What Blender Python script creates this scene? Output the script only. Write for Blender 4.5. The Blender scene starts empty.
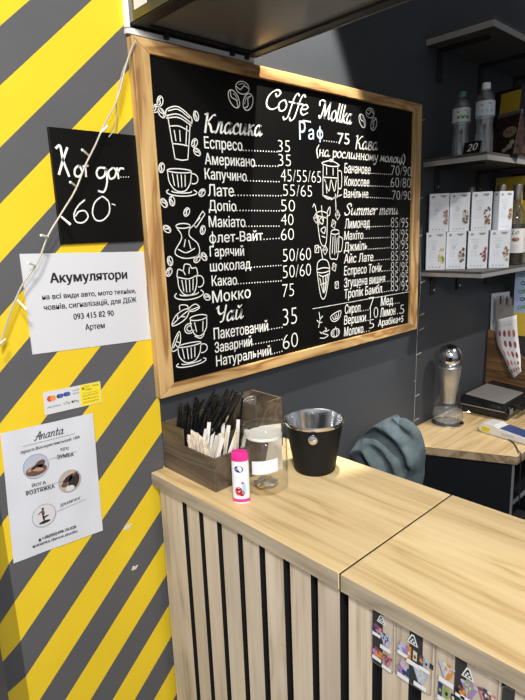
import bpy, bmesh, math, random
from mathutils import Vector, Matrix
random.seed(7)
S = bpy.context.scene
COL = S.collection

# ------------------------------------------------------------------ helpers
def tag(o, label=None, cat=None, group=None, kind=None):
    if label: o['label'] = label
    if cat: o['category'] = cat
    if group: o['group'] = group
    if kind: o['kind'] = kind
    return o

def empty(name, label, cat, loc=(0, 0, 0), rz=0.0, group=None):
    o = bpy.data.objects.new(name, None)
    o.empty_display_size = .05
    COL.objects.link(o)
    o.location = loc
    o.rotation_euler = (0, 0, rz)
    return tag(o, label, cat, group)

def obj(name, bm, mat, parent=None, smooth=False, bevel=0.0, label=None, segs=2):
    me = bpy.data.meshes.new(name)
    bm.normal_update()
    bm.to_mesh(me)
    bm.free()
    for m in (mat if isinstance(mat, (list, tuple)) else [mat]):
        me.materials.append(m)
    if smooth:
        for p in me.polygons: p.use_smooth = True
    o = bpy.data.objects.new(name, me)
    COL.objects.link(o)
    if parent is not None: o.parent = parent
    if bevel:
        b = o.modifiers.new('bevel', 'BEVEL')
        b.width = bevel; b.segments = segs; b.limit_method = 'ANGLE'; b.angle_limit = math.radians(40)
    if smooth:
        e = o.modifiers.new('edges', 'EDGE_SPLIT'); e.split_angle = math.radians(38)
    if label: o['label'] = label
    return o

def dup(root, loc=None, rz=None, label=None):
    r = root.copy(); COL.objects.link(r)
    if loc is not None: r.location = loc
    if rz is not None: r.rotation_euler = (0, 0, rz)
    if label: r['label'] = label
    for ch in list(root.children):
        c = ch.copy(); COL.objects.link(c); c.parent = r
        for g in list(ch.children):
            d = g.copy(); COL.objects.link(d); d.parent = c
    return r

def new(): return bmesh.new()

def box(bm, x0, x1, y0, y1, z0, z1, mi=0):
    v = [bm.verts.new((x, y, z)) for x in (x0, x1) for y in (y0, y1) for z in (z0, z1)]
    for q in ((0, 1, 3, 2), (4, 6, 7, 5), (0, 4, 5, 1), (2, 3, 7, 6), (0, 2, 6, 4), (1, 5, 7, 3)):
        f = bm.faces.new([v[i] for i in q]); f.material_index = mi
    return bm

def hexa(bm, lo, hi):
    """solid between two quads (lists of 4 points)"""
    a = [bm.verts.new(p) for p in lo]; b = [bm.verts.new(p) for p in hi]
    bm.faces.new(a[::-1]); bm.faces.new(b)
    for i in range(4): bm.faces.new((a[i], a[(i + 1) % 4], b[(i + 1) % 4], b[i]))
    bmesh.ops.recalc_face_normals(bm, faces=bm.faces[:])
    return bm

def prism(bm, pts, vec):
    """extrude a planar polygon of 3D points by vec"""
    a = [bm.verts.new(p) for p in pts]; b = [bm.verts.new(Vector(p) + Vector(vec)) for p in pts]
    bm.faces.new(a[::-1]); bm.faces.new(b)
    n = len(pts)
    for i in range(n): bm.faces.new((a[i], a[(i + 1) % n], b[(i + 1) % n], b[i]))
    bmesh.ops.recalc_face_normals(bm, faces=bm.faces[:])
    return bm

def lathe(bm, prof, n=32, c=(0, 0, 0), cap0=True, cap1=True, close=False):
    rings = []
    for r, z in prof:
        rings.append([bm.verts.new((c[0] + r * math.cos(2 * math.pi * i / n), c[1] + r * math.sin(2 * math.pi * i / n), c[2] + z)) for i in range(n)])
    for a, b in zip(rings, rings[1:] + ([rings[0]] if close else [])):
        for i in range(n): bm.faces.new((a[i], a[(i + 1) % n], b[(i + 1) % n], b[i]))
    if not close:
        if cap0: bm.faces.new(rings[0][::-1])
        if cap1: bm.faces.new(rings[-1])
    bmesh.ops.recalc_face_normals(bm, faces=bm.faces[:])
    return bm

def smoothline(pts, n=6):
    pts = [Vector(p) for p in pts]
    if len(pts) < 3: return pts
    out = []
    closed = (pts[0] - pts[-1]).length < 1e-6
    for i in range(len(pts) - 1):
        p1, p2 = pts[i], pts[i + 1]
        p0 = pts[i - 1] if i else (pts[-2] if closed else p1 * 2 - p2)
        p3 = pts[i + 2] if i + 2 < len(pts) else (pts[1] if closed else p2 * 2 - p1)
        for k in range(n):
            t = k / n
            out.append(.5 * ((2 * p1) + (p2 - p0) * t + (2 * p0 - 5 * p1 + 4 * p2 - p3) * t * t + (3 * p1 - p0 - 3 * p2 + p3) * t ** 3))
    out.append(pts[-1])
    return out

def tube(bm, pts, r, n=8, smooth=6, taper=None):
    P = smoothline(pts, smooth) if smooth else [Vector(p) for p in pts]
    rings = []
    for i, p in enumerate(P):
        t = (P[min(i + 1, len(P) - 1)] - P[max(i - 1, 0)]).normalized()
        a = t.cross(Vector((0, 0, 1)))
        if a.length < .05: a = t.cross(Vector((1, 0, 0)))
        a.normalize(); b = t.cross(a)
        rr = r if taper is None else r + (taper - r) * i / max(1, len(P) - 1)
        rings.append([bm.verts.new(p + (a * math.cos(2 * math.pi * k / n) + b * math.sin(2 * math.pi * k / n)) * rr) for k in range(n)])
    for a, b in zip(rings, rings[1:]):
        for k in range(n): bm.faces.new((a[k], a[(k + 1) % n], b[(k + 1) % n], b[k]))
    bm.faces.new(rings[0][::-1]); bm.faces.new(rings[-1])
    bmesh.ops.recalc_face_normals(bm, faces=bm.faces[:])
    return bm

class Plane:
    """a drawing surface: origin, right and up directions, and the side the ink lies on"""
    def __init__(s, o, u, v):
        s.o, s.u, s.v = Vector(o), Vector(u).normalized(), Vector(v).normalized()
        s.n = s.u.cross(s.v)
    def __call__(s, a, b, d=0.0): return s.o + s.u * a + s.v * b + s.n * d

def ribbon(bm, pl, pts, w, d=.0006, n=6, nib=None, mi=0):
    P = smoothline([(p[0], p[1], 0) for p in pts], n)
    L = []
    for i, p in enumerate(P):
        t = P[min(i + 1, len(P) - 1)] - P[max(i - 1, 0)]
        if t.length < 1e-9: t = Vector((1, 0, 0))
        t.normalize()
        ww = w
        if nib is not None:
            ww = w * (.42 + .75 * abs(t.x * math.sin(nib) - t.y * math.cos(nib)))
        nr = Vector((-t.y, t.x, 0)) * ww / 2
        if i == 0: p = p - t * w * .3
        if i == len(P) - 1: p = p + t * w * .3
        L.append((bm.verts.new(pl(p.x + nr.x, p.y + nr.y, d)), bm.verts.new(pl(p.x - nr.x, p.y - nr.y, d))))
    for a, b in zip(L, L[1:]):
        f = bm.faces.new((a[0], a[1], b[1], b[0])); f.material_index = mi
    return bm

def poly(bm, pl, pts, d=.0005, mi=0):
    f = bm.faces.new([bm.verts.new(pl(p[0], p[1], d)) for p in pts]); f.material_index = mi
    return bm

def disc(bm, pl, cx, cy, rx, ry=None, d=.0005, mi=0, n=20, rot=0):
    ry = ry or rx
    c, s = math.cos(rot), math.sin(rot)
    pts = []
    for i in range(n):
        a = 2 * math.pi * i / n
        x, y = rx * math.cos(a), ry * math.sin(a)
        pts.append((cx + x * c - y * s, cy + x * s + y * c))
    return poly(bm, pl, pts, d, mi)

_gl = {}
def glyphs(text, off=0.0, space=1.0):
    k = (text, off, space)
    if k not in _gl:
        cu = bpy.data.curves.new('lettering', 'FONT')
        cu.body = text; cu.size = 1; cu.offset = off; cu.resolution_u = 3; cu.space_character = space
        o = bpy.data.objects.new('lettering', cu); COL.objects.link(o)
        dg = bpy.context.evaluated_depsgraph_get(); dg.update()
        me = bpy.data.meshes.new_from_object(o.evaluated_get(dg))
        _gl[k] = ([(v.co.x, v.co.y) for v in me.vertices], [tuple(p.vertices) for p in me.polygons])
        bpy.data.objects.remove(o); bpy.data.curves.remove(cu); bpy.data.meshes.remove(me)
    return _gl[k]

def write(bm, pl, text, x0, y0, x1, y1, h, d=.0006, off=0.0, mi=0, slant=0.0, bold=0.0, space=1.0):
    """printed or hand lettering stretched from (x0,y0) to (x1,y1), h tall; bold = extra stroke width"""
    vs, fs = glyphs(text, min(off, 0.0), space)
    if not vs: return bm
    a, b = min(v[0] for v in vs), max(v[0] for v in vs)
    t = max(v[1] for v in vs)
    for j, sh in enumerate((0,) if not bold else (-bold / 2, 0, bold / 2)):
        out = []
        for x, y in vs:
            k = (x - a) / (b - a)
            yy = y / t * h
            out.append(bm.verts.new(pl(x0 + (x1 - x0) * k + yy * slant + sh, y0 + (y1 - y0) * k + yy + sh * .4, d + j * .00003)))
        for f in fs:
            try:
                q = bm.faces.new([out[i] for i in f]); q.material_index = mi
            except ValueError: pass
    return bm

# pen script: strokes per letter, x-height 1, capital height 1.7
A_ = [[(.66, .86), (.36, 1), (.08, .6), (.1, .12), (.36, .04), (.62, .5), (.68, .98)], [(.69, 1), (.62, .3), (.7, .03), (.92, .2)]]
U_ = [[(.1, 1), (.05, .3), (.2, .02), (.5, .35), (.65, 1)], [(.65, 1), (.6, .25), (.68, .03), (.9, .2)]]
O_ = [[(.5, 1), (.15, .8), (.05, .4), (.25, .02), (.6, .15), (.72, .6), (.5, 1)]]
N_ = [[(.12, 1), (.1, 0)], [(.1, .5), (.62, .56)], [(.66, 1), (.6, .1), (.75, .05)]]
L_ = [[(.0, .1), (.12, .04), (.28, .5), (.38, 1)], [(.38, 1), (.7, 1)], [(.68, 1), (.62, .2), (.72, .03), (.9, .2)]]
S_ = [[(.6, .8), (.4, 1), (.1, .65), (.1, .2), (.35, .02), (.65, .2)]]
PEN = {
 'C': ([[(1.12, 1.3), (1.22, 1.6), (.95, 1.78), (.5, 1.45), (.22, .8), (.3, .2), (.75, 0), (1.2, .3)], [(1.12, 1.3), (.95, 1.2), (.85, 1.4)]], 1.2),
 'o': (O_, .85), 'о': (O_, .85), 'a': (A_, .95), 'а': (A_, .95), 'и': (U_, .95), 'u': (U_, .95), 'н': (N_, .88), 'л': (L_, .97), 'с': (S_, .74),
 'f': ([[(.85, 1.7), (.65, 1.85), (.45, 1.4), (.3, .5), (.15, -.4), (-.1, -.7), (-.25, -.5)], [(.05, .95), (.75, .95)]], .58),
 'e': ([[(.1, .5), (.5, .58), (.65, .8), (.42, 1.0), (.13, .72), (.06, .3), (.32, .02), (.72, .28)]], .78),
 'M': ([[(-.25, 1.2), (-.3, 1.55), (.1, 1.75), (.5, 1.6)], [(-.1, .2), (.1, .0), (.32, .5), (.5, 1.6)], [(.5, 1.6), (.65, .8), (.75, .1)], [(.75, .1), (1.0, .9), (1.3, 1.65)], [(1.3, 1.65), (1.32, .8), (1.42, .08), (1.7, .2)]], 1.75),
 'l': ([[(.2, 1.75), (.13, .9), (.14, .12), (.3, .03), (.46, .2)]], .45),
 'k': ([[(.2, 1.75), (.13, .9), (.1, 0)], [(.7, 1), (.25, .5)], [(.25, .5), (.5, .1), (.8, .08)]], .82),
 'S': ([[(.95, 1.35), (.92, 1.65), (.55, 1.75), (.3, 1.4), (.55, 1.0), (.82, .55), (.6, .06), (.2, .02), (.02, .35)]], 1.1),
 'm': ([[(.1, 1), (.08, 0)], [(.1, .5), (.35, 1), (.5, .8), (.46, 0)], [(.48, .5), (.75, 1), (.9, .8), (.87, .1), (1.05, .08)]], 1.15),
 'n': ([[(.1, 1), (.08, 0)], [(.1, .5), (.4, 1), (.58, .8), (.55, .1), (.75, .08)]], .85),
 'r': ([[(.1, 1), (.08, 0)], [(.1, .5), (.35, .95), (.6, .92)]], .65),
 't': ([[(.25, 1.45), (.18, .4), (.25, .05), (.5, .15)], [(0, .98), (.5, .98)]], .6),
 'К': ([[(.25, 1.7), (.18, .8), (.15, 0)], [(1.05, 1.62), (.8, 1.55), (.25, .82)], [(.3, .9), (.62, .62), (.8, .1), (1.15, .12)], [(.0, 1.6), (.25, 1.72)]], 1.15),
 'к': ([[(.15, 1), (.12, 0)], [(.65, 1), (.45, .9), (.15, .5)], [(.2, .52), (.45, .35), (.55, .05), (.75, .08)]], .8),
 'в': ([[(.15, 1), (.1, 0)], [(.15, 1), (.5, 1.02), (.55, .75), (.2, .55)], [(.2, .55), (.62, .45), (.55, .05), (.1, 0)]], .78),
 'Ч': ([[(.0, 1.5), (.18, 1.68), (.2, 1.15), (.45, .85), (.85, 1.05)], [(.98, 1.7), (.88, .8), (.75, .1), (.5, .0)]], 1.15),
 'й': (U_ + [[(.2, 1.45), (.38, 1.28), (.58, 1.48)]], .95),
 'р': ([[(.15, 1), (.1, -.7)], [(.15, .7), (.45, 1), (.7, .65), (.5, .05), (.14, .2)]], .82),
 'м': ([[(.0, .05), (.15, .5), (.2, 1)], [(.2, 1), (.4, .2)], [(.4, .2), (.75, 1)], [(.75, 1), (.78, .1), (.94, .1)]], 1.02),
 'у': ([[(.1, 1), (.15, .4), (.35, .25), (.6, .5)], [(.7, 1), (.5, 0), (.2, -.65), (-.05, -.5)]], .82),
 'ц': (U_[:1] + [[(.65, 1), (.6, .05), (.8, .05), (.78, -.35)]], .95),
 'і': ([[(.15, 1), (.1, .3), (.2, .03), (.4, .2)], [(.2, 1.36), (.22, 1.44)]], .45),
 '(': ([[(.45, 1.7), (.12, .9), (.35, -.3)]], .55), ')': ([[(.05, 1.7), (.38, .9), (.1, -.3)]], .5),
 'Р': ([[(.15, 1.7), (.15, 0)], [(.15, 1.65), (.75, 1.5), (.7, 1.0), (.15, .85)]], .95),
 'ф': ([[(.45, 1.5), (.45, -.5)], [(.45, .95), (.1, .9), (.08, .3), (.45, .15)], [(.45, .95), (.82, .9), (.85, .3), (.45, .15)]], 1.0),
 'A': ([[(0, .1), (.2, .05), (.75, 1.7), (.85, .0)], [(.2, .7), (.95, .75)]], 1.05),
 ' ': ([], .45), '_': ([[(0, 0), (.6, 0)]], .7),
}
def pen(bm, pl, text, x0, y0, x1, y1, h, w, d=.0006, nib=.6, slant=.18, mi=0, cap=1.7):
    tot = sum(PEN[c][1] for c in text)
    sx, sy = (x1 - x0) / tot, h / cap
    x = 0.0
    for c in text:
        st, adv = PEN[c]
        for s in st:
            pts = []
            for a, b in s:
                X = x0 + (x + a) * sx + b * sy * slant
                pts.append((X, y0 + (y1 - y0) * (x + a) / tot + b * sy))
            ribbon(bm, pl, pts, w, d, 5, nib, mi)
        x += adv
    return bm

# ------------------------------------------------------------------ materials
def M(name, col, rough=.5, metal=0.0, spec=None, emit=None, es=0.0, bump=0.0, bscale=200.0, var=0.0, vscale=8.0, coat=0.0):
    m = bpy.data.materials.new(name); m.use_nodes = True
    nt = m.node_tree; b = nt.nodes['Principled BSDF']
    b.inputs['Base Color'].default_value = (*col, 1)
    b.inputs['Roughness'].default_value = rough
    b.inputs['Metallic'].default_value = metal
    if spec is not None: b.inputs['Specular IOR Level'].default_value = spec
    if coat: b.inputs['Coat Weight'].default_value = coat; b.inputs['Coat Roughness'].default_value = .15
    if emit: b.inputs['Emission Color'].default_value = (*emit, 1); b.inputs['Emission Strength'].default_value = es
    if var or bump:
        tc = nt.nodes.new('ShaderNodeTexCoord')
    if var:
        n = nt.nodes.new('ShaderNodeTexNoise'); n.inputs['Scale'].default_value = vscale; n.inputs['Detail'].default_value = 5
        nt.links.new(tc.outputs['Object'], n.inputs['Vector'])
        r = nt.nodes.new('ShaderNodeValToRGB')
        r.color_ramp.elements[0].position = .3; r.color_ramp.elements[1].position = .72
        r.color_ramp.elements[0].color = (*[c * (1 - var) for c in col], 1)
        r.color_ramp.elements[1].color = (*[min(1, c * (1 + var)) for c in col], 1)
        nt.links.new(n.outputs['Fac'], r.inputs['Fac']); nt.links.new(r.outputs['Color'], b.inputs['Base Color'])
    if bump:
        n2 = nt.nodes.new('ShaderNodeTexNoise'); n2.inputs['Scale'].default_value = bscale; n2.inputs['Detail'].default_value = 3
        nt.links.new(tc.outputs['Object'], n2.inputs['Vector'])
        bp = nt.nodes.new('ShaderNodeBump'); bp.inputs['Strength'].default_value = bump; bp.inputs['Distance'].default_value = .002
        nt.links.new(n2.outputs['Fac'], bp.inputs['Height']); nt.links.new(bp.outputs['Normal'], b.inputs['Normal'])
    return m

def wood(name, dark, mid, light, axis='Y', scale=1.0, rough=.45, knots=.5, fine=.35):
    m = bpy.data.materials.new(name); m.use_nodes = True
    nt = m.node_tree; N = nt.nodes; Lk = nt.links
    b = N['Principled BSDF']; b.inputs['Roughness'].default_value = rough
    tc = N.new('ShaderNodeTexCoord'); oi = N.new('ShaderNodeObjectInfo')
    add = N.new('ShaderNodeVectorMath'); add.operation = 'ADD'
    sc = N.new('ShaderNodeVectorMath'); sc.operation = 'SCALE'
    cmb = N.new('ShaderNodeCombineXYZ')
    for i in range(3): Lk.new(oi.outputs['Random'], cmb.inputs[i])
    Lk.new(cmb.outputs[0], sc.inputs[0]); sc.inputs['Scale'].default_value = 7.0
    Lk.new(tc.outputs['Object'], add.inputs[0]); Lk.new(sc.outputs[0], add.inputs[1])
    def noise(lo, hi, detail, dist=0.0):
        mp = N.new('ShaderNodeMapping')
        s = [hi * scale] * 3; s['XYZ'.index(axis)] = lo * scale
        mp.inputs['Scale'].default_value = s
        Lk.new(add.outputs[0], mp.inputs['Vector'])
        n = N.new('ShaderNodeTexNoise'); n.inputs['Scale'].default_value = 1; n.inputs['Detail'].default_value = detail
        n.inputs['Distortion'].default_value = dist
        Lk.new(mp.outputs[0], n.inputs['Vector']); return n
    big = noise(.9, 7, 3, .6)
    # growth rings: bands of the big noise
    ml = N.new('ShaderNodeMath'); ml.operation = 'MULTIPLY'; ml.inputs[1].default_value = 10.0
    fr = N.new('ShaderNodeMath'); fr.operation = 'PINGPONG'; fr.inputs[1].default_value = 1.0
    Lk.new(big.outputs['Fac'], ml.inputs[0]); Lk.new(ml.outputs[0], fr.inputs[0])
    fn = noise(2.2, 75, 8, .4)
    mx = N.new('ShaderNodeMix'); mx.data_type = 'FLOAT'; mx.inputs[0].default_value = fine
    Lk.new(fr.outputs[0], mx.inputs[2]); Lk.new(fn.outputs['Fac'], mx.inputs[3])
    r = N.new('ShaderNodeValToRGB'); e = r.color_ramp.elements
    e[0].position = .22; e[0].color = (*dark, 1); e[1].position = .70; e[1].color = (*light, 1)
    k = e.new(.42); k.color = (*mid, 1)
    Lk.new(mx.outputs[0], r.inputs['Fac'])
    tone = noise(.8, 3.5, 2)
    rt = N.new('ShaderNodeValToRGB'); rt.color_ramp.elements[0].position = .3; rt.color_ramp.elements[1].position = .7
    rt.color_ramp.elements[0].color = (.8, .78, .75, 1); rt.color_ramp.elements[1].color = (1.08, 1.06, 1.02, 1)
    Lk.new(tone.outputs['Fac'], rt.inputs['Fac'])
    mu = N.new('ShaderNodeMix'); mu.data_type = 'RGBA'; mu.blend_type = 'MULTIPLY'; mu.inputs[0].default_value = 1
    Lk.new(r.outputs['Color'], mu.inputs[6]); Lk.new(rt.outputs['Color'], mu.inputs[7])
    Lk.new(mu.outputs[2], b.inputs['Base Color'])
    bp = N.new('ShaderNodeBump'); bp.inputs['Strength'].default_value = .12; bp.inputs['Distance'].default_value = .001
    Lk.new(fn.outputs['Fac'], bp.inputs['Height']); Lk.new(bp.outputs['Normal'], b.inputs['Normal'])
    return m

def clear(name, tint=(1, 1, 1), gloss=.05, rough=.02, ior=1.45, haze=0.0, edge=.42):
    """thin clear wall: mostly see-through, mirror-like towards grazing angles"""
    m = bpy.data.materials.new(name); m.use_nodes = True
    nt = m.node_tree; N = nt.nodes; Lk = nt.links
    N.remove(N['Principled BSDF']); out = N['Material Output']
    t = N.new('ShaderNodeBsdfTransparent'); t.inputs['Color'].default_value = (*tint, 1)
    g = N.new('ShaderNodeBsdfGlossy'); g.inputs['Roughness'].default_value = rough
    f = N.new('ShaderNodeLayerWeight'); f.inputs['Blend'].default_value = .5
    pw = N.new('ShaderNodeMath'); pw.operation = 'POWER'; pw.inputs[1].default_value = 3.5; Lk.new(f.outputs['Facing'], pw.inputs[0])
    a = N.new('ShaderNodeMath'); a.operation = 'MULTIPLY_ADD'; a.inputs[1].default_value = edge; a.inputs[2].default_value = gloss
    Lk.new(pw.outputs[0], a.inputs[0])
    mx = N.new('ShaderNodeMixShader'); Lk.new(a.outputs[0], mx.inputs[0]); Lk.new(t.outputs[0], mx.inputs[1]); Lk.new(g.outputs[0], mx.inputs[2])
    last = mx
    if haze:
        d = N.new('ShaderNodeBsdfDiffuse'); d.inputs['Color'].default_value = (.9, .9, .9, 1)
        m2 = N.new('ShaderNodeMixShader'); m2.inputs[0].default_value = haze
        Lk.new(mx.outputs[0], m2.inputs[1]); Lk.new(d.outputs[0], m2.inputs[2]); last = m2
    Lk.new(last.outputs[0], out.inputs['Surface'])
    return m
GOLD = wood('oak_worktop', (.55, .37, .17), (.76, .575, .31), (.87, .69, .40), 'Y', 1.0, .42, fine=.68)
DESKW = wood('oak_desk', (.52, .35, .16), (.72, .53, .28), (.83, .65, .38), 'X', 1.0, .45, fine=.68)
EDGE = wood('oak_edge_band', (.28, .23, .165), (.40, .335, .25), (.50, .43, .33), 'Y', 1.6, .55, fine=.7)
SLAT = wood('oak_slat', (.46, .375, .28), (.66, .56, .44), (.76, .66, .54), 'Z', 1.3, .55, fine=.68)
FRAMEX = wood('frame_wood_along', (.31, .165, .06), (.52, .32, .13), (.62, .42, .19), 'X', 2.0, .45)
FRAMEZ = wood('frame_wood_upright', (.31, .165, .06), (.52, .32, .13), (.62, .42, .19), 'Z', 2.0, .45)
DARKW = wood('stained_brown_wood', (.075, .055, .038), (.108, .082, .057), (.135, .105, .075), 'Y', 2.0, .6)
PANELW = wood('brown_panel_wood', (.13, .065, .028), (.22, .12, .055), (.29, .165, .08), 'Y', 1.3, .5)

WHITE = M('white_paper', (.72, .72, .74), .55)
FILM = M('laminated_white_sheet', (.62, .635, .67), .22)
INK = M('black_ink', (.012, .012, .014), .6)
CHALK = M('chalk_marker_white', (.82, .82, .78), .8)
CHALKB = M('chalk_marker_blue_white', (.62, .74, .86), .8)
BLACKB = M('black_chalk_panel', (.0045, .0045, .0042), .45, spec=.15, var=.3, vscale=5)
BLACKM = M('matte_black', (.012, .012, .013), .5)
BLACKP = M('black_plastic', (.008, .008, .009), .22)
DARKGREY = M('dark_grey_laminate', (.05, .05, .052), .5)
SHELF = M('shelf_grey_laminate', (.075, .073, .07), .5)
TRIM = M('aluminium_trim', (.55, .54, .52), .35, .6)
STEEL = M('polished_steel', (.72, .72, .73), .13, 1.0)
BRUSH = M('brushed_steel', (.66, .67, .68), .42, 1.0)
SILVER = M('silver_plastic', (.36, .35, .34), .32, .5)

# ---- wall paint: stripes left of the kiosk, darker grey with painted-in shade behind the counter
def wall_mat():
    m = bpy.data.materials.new('striped_wall_paint'); m.use_nodes = True
    nt = m.node_tree; N = nt.nodes; K = nt.links; b = N['Principled BSDF']
    b.inputs['Roughness'].default_value = .5; b.inputs['Specular IOR Level'].default_value = .3
    tc = N.new('ShaderNodeTexCoord'); sp = N.new('ShaderNodeSeparateXYZ'); K.new(tc.outputs['Object'], sp.inputs[0])
    def mth(op, a, c=None):
        n = N.new('ShaderNodeMath'); n.operation = op
        for i, v in enumerate((a, c)):
            if v is None: continue
            if isinstance(v, (int, float)): n.inputs[i].default_value = v
            else: K.new(v, n.inputs[i])
        return n.outputs[0]
    xy = mth('SUBTRACT', sp.outputs['X'], sp.outputs['Y'])
    s = mth('SUBTRACT', sp.outputs['Z'], mth('MULTIPLY', xy, .93))
    fr = mth('FRACT', mth('DIVIDE', mth('SUBTRACT', s, .677 - .193 * 20), .193))
    ye = mth('LESS_THAN', fr, .515)
    nz = N.new('ShaderNodeTexNoise'); nz.inputs['Scale'].default_value = 7; nz.inputs['Detail'].default_value = 6; K.new(tc.outputs['Object'], nz.inputs['Vector'])
    def mix(f, a, c):
        n = N.new('ShaderNodeMix'); n.data_type = 'RGBA'
        if isinstance(f, (int, float)): n.inputs[0].default_value = f
        else: K.new(f, n.inputs[0])
        for i, v in ((6, a), (7, c)):
            if isinstance(v, tuple): n.inputs[i].default_value = (*v, 1)
            else: K.new(v, n.inputs[i])
        return n.outputs[2]
    yel = mix(nz.outputs['Fac'], (.70, .485, .016), (.80, .585, .03))
    gry = mix(nz.outputs['Fac'], (.082, .084, .092), (.108, .108, .114))
    st = mix(ye, gry, yel)
    dk = mix(nz.outputs['Fac'], (.042, .047, .055), (.052, .057, .065))  # grey lowered behind the counter; the shade there is put into the colour
    col = mix(mth('GREATER_THAN', sp.outputs['X'], .7135), st, dk)
    K.new(col, b.inputs['Base Color'])
    n2 = N.new('ShaderNodeTexNoise'); n2.inputs['Scale'].default_value = 60; K.new(tc.outputs['Object'], n2.inputs['Vector'])
    bp = N.new('ShaderNodeBump'); bp.inputs['Strength'].default_value = .08; bp.inputs['Distance'].default_value = .003
    K.new(n2.outputs['Fac'], bp.inputs['Height']); K.new(bp.outputs['Normal'], b.inputs['Normal'])
    return m
def struct(name, bm, mat, **k):
    o = obj(name, bm, mat, **k); o['kind'] = 'structure'; return o
struct('wall_back', box(new(), .306, 3.4, 0, .185, 0, 2.9), wall_mat())
struct('floor', box(new(), -3.5, 3.6, -4.2, 3.2, -.05, 0), M('floor_tile', (.11, .105, .1), .5, var=.15, vscale=3))
struct('wall_right', box(new(), 3.4, 3.5, -4.2, .185, 0, 2.9), M('charcoal_paint', (.026, .03, .036), .5))

# ------------------------------------------------------------------ menu chalkboard
mb = empty('menu_chalkboard', 'large black menu chalkboard in an oak frame hung on the wall above the counter', 'chalkboard', (0, 0, 0))
X0, X1, Z0, Z1 = .7035, 1.903, 1.243, 2.076
FL, FR, FT, FB = .043, .054, .031, .031
obj('board_panel', box(new(), X0 + .02, X1 - .02, -.016, -.002, Z0 + .02, Z1 - .02), BLACKB, mb)
def rail(pts, mat): obj('frame_rail', prism(new(), [(x, -.0245, z) for x, z in pts], (0, .0243, 0)), mat, mb, bevel=.002)
rail([(X0, Z0), (X0 + FL, Z0 + FB), (X0 + FL, Z1 - FT), (X0, Z1)], FRAMEZ)
rail([(X1, Z1), (X1 - FR, Z1 - FT), (X1 - FR, Z0 + FB), (X1, Z0)], FRAMEZ)
rail([(X0, Z1), (X0 + FL, Z1 - FT), (X1 - FR, Z1 - FT), (X1, Z1)], FRAMEX)
rail([(X1, Z0), (X1 - FR, Z0 + FB), (X0 + FL, Z0 + FB), (X0, Z0)], FRAMEX)
BP = Plane((0, -.0162, 0), (1, 0, 0), (0, 0, 1))
CLASSIC = [
    ('Еспресо', 0.8924, 1.8545, 1.0198, 1.8564, 0.0286),
    ('Американо', 0.8914, 1.8159, 1.0635, 1.8178, 0.0277),
    ('Капучино', 0.8887, 1.7802, 1.0304, 1.7789, 0.0267),
    ('Лате', 0.8953, 1.7386, 0.9829, 1.7387, 0.0296),
    ('Допіо', 0.8952, 1.7023, 0.9886, 1.7003, 0.0274),
    ('Макіато', 0.8928, 1.6612, 1.0186, 1.6584, 0.0289),
    ('флет-Вайт', 0.8921, 1.6205, 1.0829, 1.6205, 0.028),
    ('Гарячий', 0.8906, 1.5856, 1.0092, 1.5812, 0.0282),
    ('шоколад', 0.8887, 1.5468, 1.0318, 1.5445, 0.0207),
    ('Какао', 0.8917, 1.5087, 0.9788, 1.504, 0.0275),
    ('Мокко', 0.8901, 1.4636, 1.0272, 1.4634, 0.0318),
    ('Пакетований', 0.8881, 1.3648, 1.0906, 1.3579, 0.0325),
    ('Заварний', 0.8889, 1.3273, 1.0248, 1.3245, 0.0301),
    ('Натуральний', 0.8911, 1.2893, 1.0995, 1.2836, 0.0305),
]
CLASSIC_PRICES = [
    ('35', 1.1546, 1.8627, 1.2038, 1.8652, 0.0322),
    ('35', 1.1549, 1.8249, 1.2065, 1.8264, 0.0325),
    ('45/55/65', 1.1625, 1.7829, 1.339, 1.7841, 0.0344),
    ('55/65', 1.1698, 1.7428, 1.2961, 1.7418, 0.0334),
    ('50', 1.1597, 1.6992, 1.2189, 1.6985, 0.0336),
    ('40', 1.158, 1.6602, 1.211, 1.6592, 0.0325),
    ('60', 1.1562, 1.6165, 1.2116, 1.6162, 0.0343),
    ('50/60', 1.162, 1.5541, 1.2864, 1.5523, 0.0378),
    ('50/60', 1.1599, 1.5054, 1.285, 1.5038, 0.0382),
    ('75', 1.1559, 1.4494, 1.2056, 1.4485, 0.0387),
    ('35', 1.154, 1.363, 1.216, 1.3619, 0.0516),
    ('60', 1.1509, 1.2892, 1.218, 1.2885, 0.0463),
]
RIGHT = [
    ('Бананове', 1.4544, 1.8187, 1.5952, 1.8205, 0.0307),
    ('Кокосове', 1.4541, 1.7792, 1.5881, 1.7802, 0.0294),
    ('Ванільне', 1.4506, 1.7417, 1.5827, 1.7425, 0.0281),
    ('Лимонад', 1.455, 1.6432, 1.5921, 1.6446, 0.032),
    ('Махіто', 1.4511, 1.6072, 1.555, 1.6067, 0.029),
    ('Джміль', 1.4507, 1.5699, 1.5781, 1.5691, 0.0308),
    ('Айс Лате', 1.4504, 1.5306, 1.6137, 1.5285, 0.0311),
    ('Еспресо Тонік', 1.4501, 1.491, 1.6661, 1.4871, 0.0314),
    ('Згущена вишня', 1.4497, 1.451, 1.6868, 1.4471, 0.0317),
    ('Тропік Бамбл', 1.4494, 1.4133, 1.6673, 1.4115, 0.032),
    ('Сироп', 1.4528, 1.3608, 1.5384, 1.3575, 0.0324),
    ('Мед', 1.6631, 1.363, 1.7405, 1.3601, 0.033),
    ('Вершки', 1.4487, 1.3243, 1.5707, 1.3193, 0.0309),
    ('Лимон', 1.6593, 1.3218, 1.7568, 1.319, 0.0333),
    ('Молоко', 1.4483, 1.2838, 1.5561, 1.2807, 0.0312),
    ('Арабіка+5', 1.6472, 1.2886, 1.8126, 1.2844, 0.026),
]
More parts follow.
